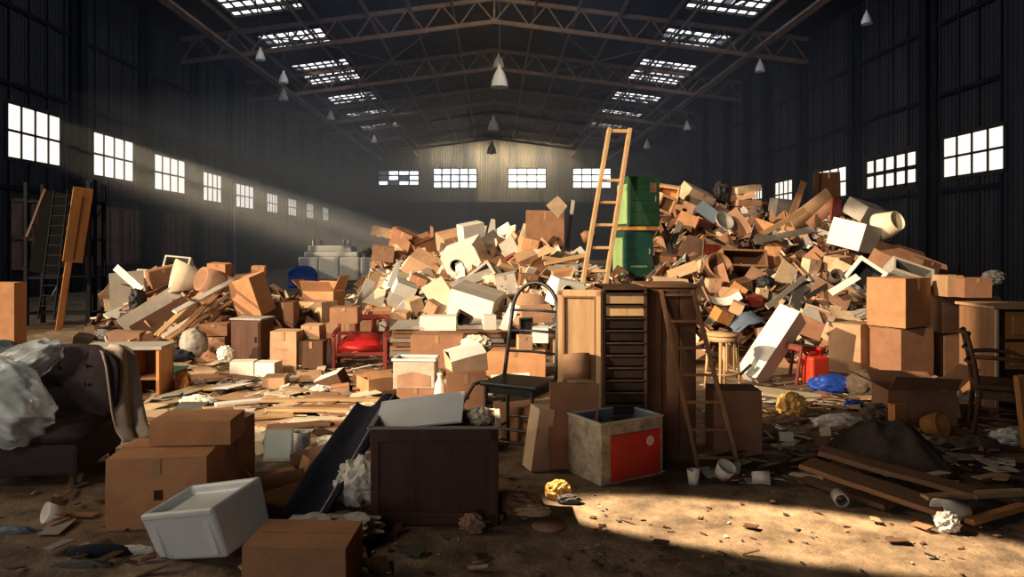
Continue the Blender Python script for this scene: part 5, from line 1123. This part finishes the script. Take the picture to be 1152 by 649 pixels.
# planks, sack, pipe
pl = [((906, 523, .14), (1070, 579, .03), .24, 'N', 'widest brown plank nearest the camera in the plank pile'), ((922, 509, .20), (1098, 558, .06), .20, 'N', 'brown plank lying across behind the widest plank'), ((1040, 563, .07), (1152, 556, .05), .07, 'V', 'thin pale lath ending at the frame edge'), ((855, 530, .03), (930, 514, .03), .05, 'X', 'thin dark lath left of the plank pile'), ((905, 541, .02), (1000, 573, .02), .10, 'X', 'dark plank lying flat beneath the plank pile'), ((1090, 590, .02), (1152, 572, .02), .06, 'A', 'short orange lath at the frame edge')]
for (xa, ya, za), (xb, yb, zb), w_, m_, l_ in pl:
    a, b_ = P(xa, ya, GY(ya, za)), P(xb, yb, GY(yb, zb)); plank(l_, a, b_, w_, .035, m_)
t = MB().grid(lambda u, v: ((u - .5) * .82, (v - .5) * .52, max(0, (.33 + .05 * math.sin(u * 19 + 5 * v) * (1 - v)) * (1 - (2 * u - 1) ** 2) ** .8 * (1 - (2 * v - 1) ** 2) ** .6 * (1 + .25 * noise.noise((u * 3, v * 3, 5))) + .045 * noise.noise((u * 9, v * 9, 0)))), 40, 26, 0).build('sacking', 'SK', None, G(1010, 530) + Vector((.02, .2, 0)), rot3(yaw=-10), smooth=True)
tag(t, 'dark brown sacking draped in a mound behind the plank pile', 'sacking')
pn(968, 507, 40, 26, -20, -35, 24, 'W', 'white sheet tucked under the brown sacking', Y=GY(515), torn=.1, name='white_sheet', cat='sheet')
t = lathe_thing('short pale pipe lying end-on on the sunlit floor', pipe_prof(.046, .10, .010), G(947, 571) + Vector((0, .0, .046)), rot3(yaw=-12, pitch=-90), 'Z', 'pipe', 'pipe')
lathe_thing('white plastic cup lying on its side beyond the plank ends', hollow(.055, .065, .19), G(1086, 586) + Vector((0, 0, .06)), rot3(yaw=96, pitch=-90, roll=6), 'P', 'plastic_cup', 'cup')
cm(1066, 588, 20, 20, 'P', 'crumpled white tissue at the plank end', Y=GY(597), seed=92, name='crumpled_tissue', cat='tissue', amp=.5)
# right floor band
cm(890, 456, 26, 24, 'Y', 'crumpled yellow paper in the sun beyond the upright carton', Y=GY(468), seed=95, amp=.45)
pn(902, 444, 100, 22, 3, -80, 8, 'C', 'long cream board lying flat on the floor before the jerrycan', Y=7.9, t=.03)
cm(936, 433, 46, 20, 'U', 'bundle of dark blue cloth before the two-toned cartons', Y=8.2, seed=97, name='blue_cloth', cat='cloth', smooth=True)
cm(972, 432, 34, 26, 'SK', 'olive mottled bag beside the dark blue cloth', Y=8.1, seed=98, name='mottled_bag', cat='bag', smooth=True)
cm(960, 456, 20, 10, 'U', 'small blue scrap of cloth on the bright floor', Y=7.4, seed=99, name='blue_scrap', cat='cloth')
cm(945, 476, 50, 18, 'P', 'crumpled white sheet on the floor before the blue scrap', Y=6.7, seed=101, name='crumpled_sheet', cat='sheet')
cm(878, 474, 40, 12, 'Q', 'flat pinkish scrap on the floor near the yellow paper', Y=6.8, seed=103, name='torn_scrap', cat='scrap')
cm(985, 470, 30, 28, 'SK', 'knotted brown rags beside the orange upright block', Y=6.8, seed=105, name='knotted_rags', cat='rags')
carton('brown collapsed carton between the knotted rags and the dark chair', .60, .4, .34, G(1045, 482) + Vector((0, .25, 0)), rot=rot3(yaw=-8), m='B', style='open', tape=False)
bx(1009, 469, 14, 30, .8, 10, 0, 0, 'A', 'orange upright block beside the collapsed carton', Y=6.45, tape=False)
lathe_thing('orange clay pot lying before the collapsed carton', hollow(.07, .11, .16, .012), P(1040, 478, 6.15) , rot3(yaw=30, pitch=75), 'A', 'clay_pot', 'pot')
pn(1072, 452, 18, 34, 12, -22, 10, 'L', 'pale bent strip of card beside the collapsed carton', Y=6.7, bend=.2)
lathe_thing('white ball-shaped roll on the floor edge behind the collapsed carton', [(0, -.06)] + [(.065 * math.sin(R(a)), -.06 * math.cos(R(a))) for a in range(15, 180, 15)] + [(0, .06)], P(1058, 435, 7.5), None, 'P', 'paper_ball', 'ball')
plank('white tube lying on the collapsed carton', P(1078, 449, 7.0), P(1104, 453, 6.9), .05, .05, 'W', 'tube', 'white_tube')
cm(1020, 440, 16, 14, 'J', 'pale blue scrap of plastic before the stacked cartons', Y=7.4, seed=111, name='blue_plastic', cat='plastic')
cm(1134, 494, 36, 20, 'P', 'white crumpled paper between the legs of the dark chair', Y=6.1, seed=113)
cm(1098, 500, 44, 18, 'SK', 'brown crumpled rag before the dark chair', Y=5.9, seed=115, name='brown_rag', cat='rag')
bx(1088, 470, 34, 26, .7, -4, 0, 0, 'D', 'dark box in the shadow beside the dark chair', Y=6.9, tape=False)

# ---- small repeated cartons, half buried everywhere in the heap
rf = random.Random(11)
zones = [(150, 330, 22, 'small half-buried carton in the near heap below the sunbeams', 'small cartons half buried in the near heap', 'BQTDO'), (410, 650, 40, 'small half-buried carton in the pale middle heap', 'small cartons half buried in the middle heap', 'LTCWTO'), (742, 1090, 64, 'small half-buried carton in the tall brown heap', 'small cartons half buried in the tall heap', 'QTBOBLD')]
for xa, xb, n, l_, g_, ms in zones:
    for k in range(n):
        px = rf.uniform(xa, xb); yf, yr, py = hrow(px); t_ = rf.uniform(.08, .95); Y = yf + (yr - yf) * t_; z = heap_z(px, Y); s = rf.uniform(.22, .44)
        carton(l_, s, s * rf.uniform(.5, .9), s * rf.uniform(.4, .9), centre=((px - CX) / F * Y, Y, z + .06), rot=rot3(rf.uniform(-45, 45), rf.uniform(-10, 30), rf.uniform(-40, 40)), m=rf.choice(ms), style=rf.choice(('closed', 'closed', 'half')), group=g_, tape=False)
zb = [(420, 650, 26, 'loose board scrap lying in the pale middle heap', 'loose board scraps in the middle heap', 'CWLGV'), (742, 1080, 40, 'loose board scrap lying in the tall brown heap', 'loose board scraps in the tall heap', 'QTBGNL')]
for xa, xb, n, l_, g_, ms in zb:
    for k in range(n):
        px = rf.uniform(xa, xb); yf, yr, py = hrow(px); Y = yf + (yr - yf) * rf.uniform(.1, .95); z = heap_z(px, Y); a = rf.uniform(.35, .8)
        board(l_, a * rf.uniform(.25, .6), a, rf.choice((.01, .025)), ((px - CX) / F * Y, Y - .05, z + .12), rot3(rf.uniform(-40, 40), rf.uniform(-60, -10), rf.uniform(-75, 75)), rf.choice(ms), name='board_scrap', bend=rf.uniform(-.2, .2), group=g_)
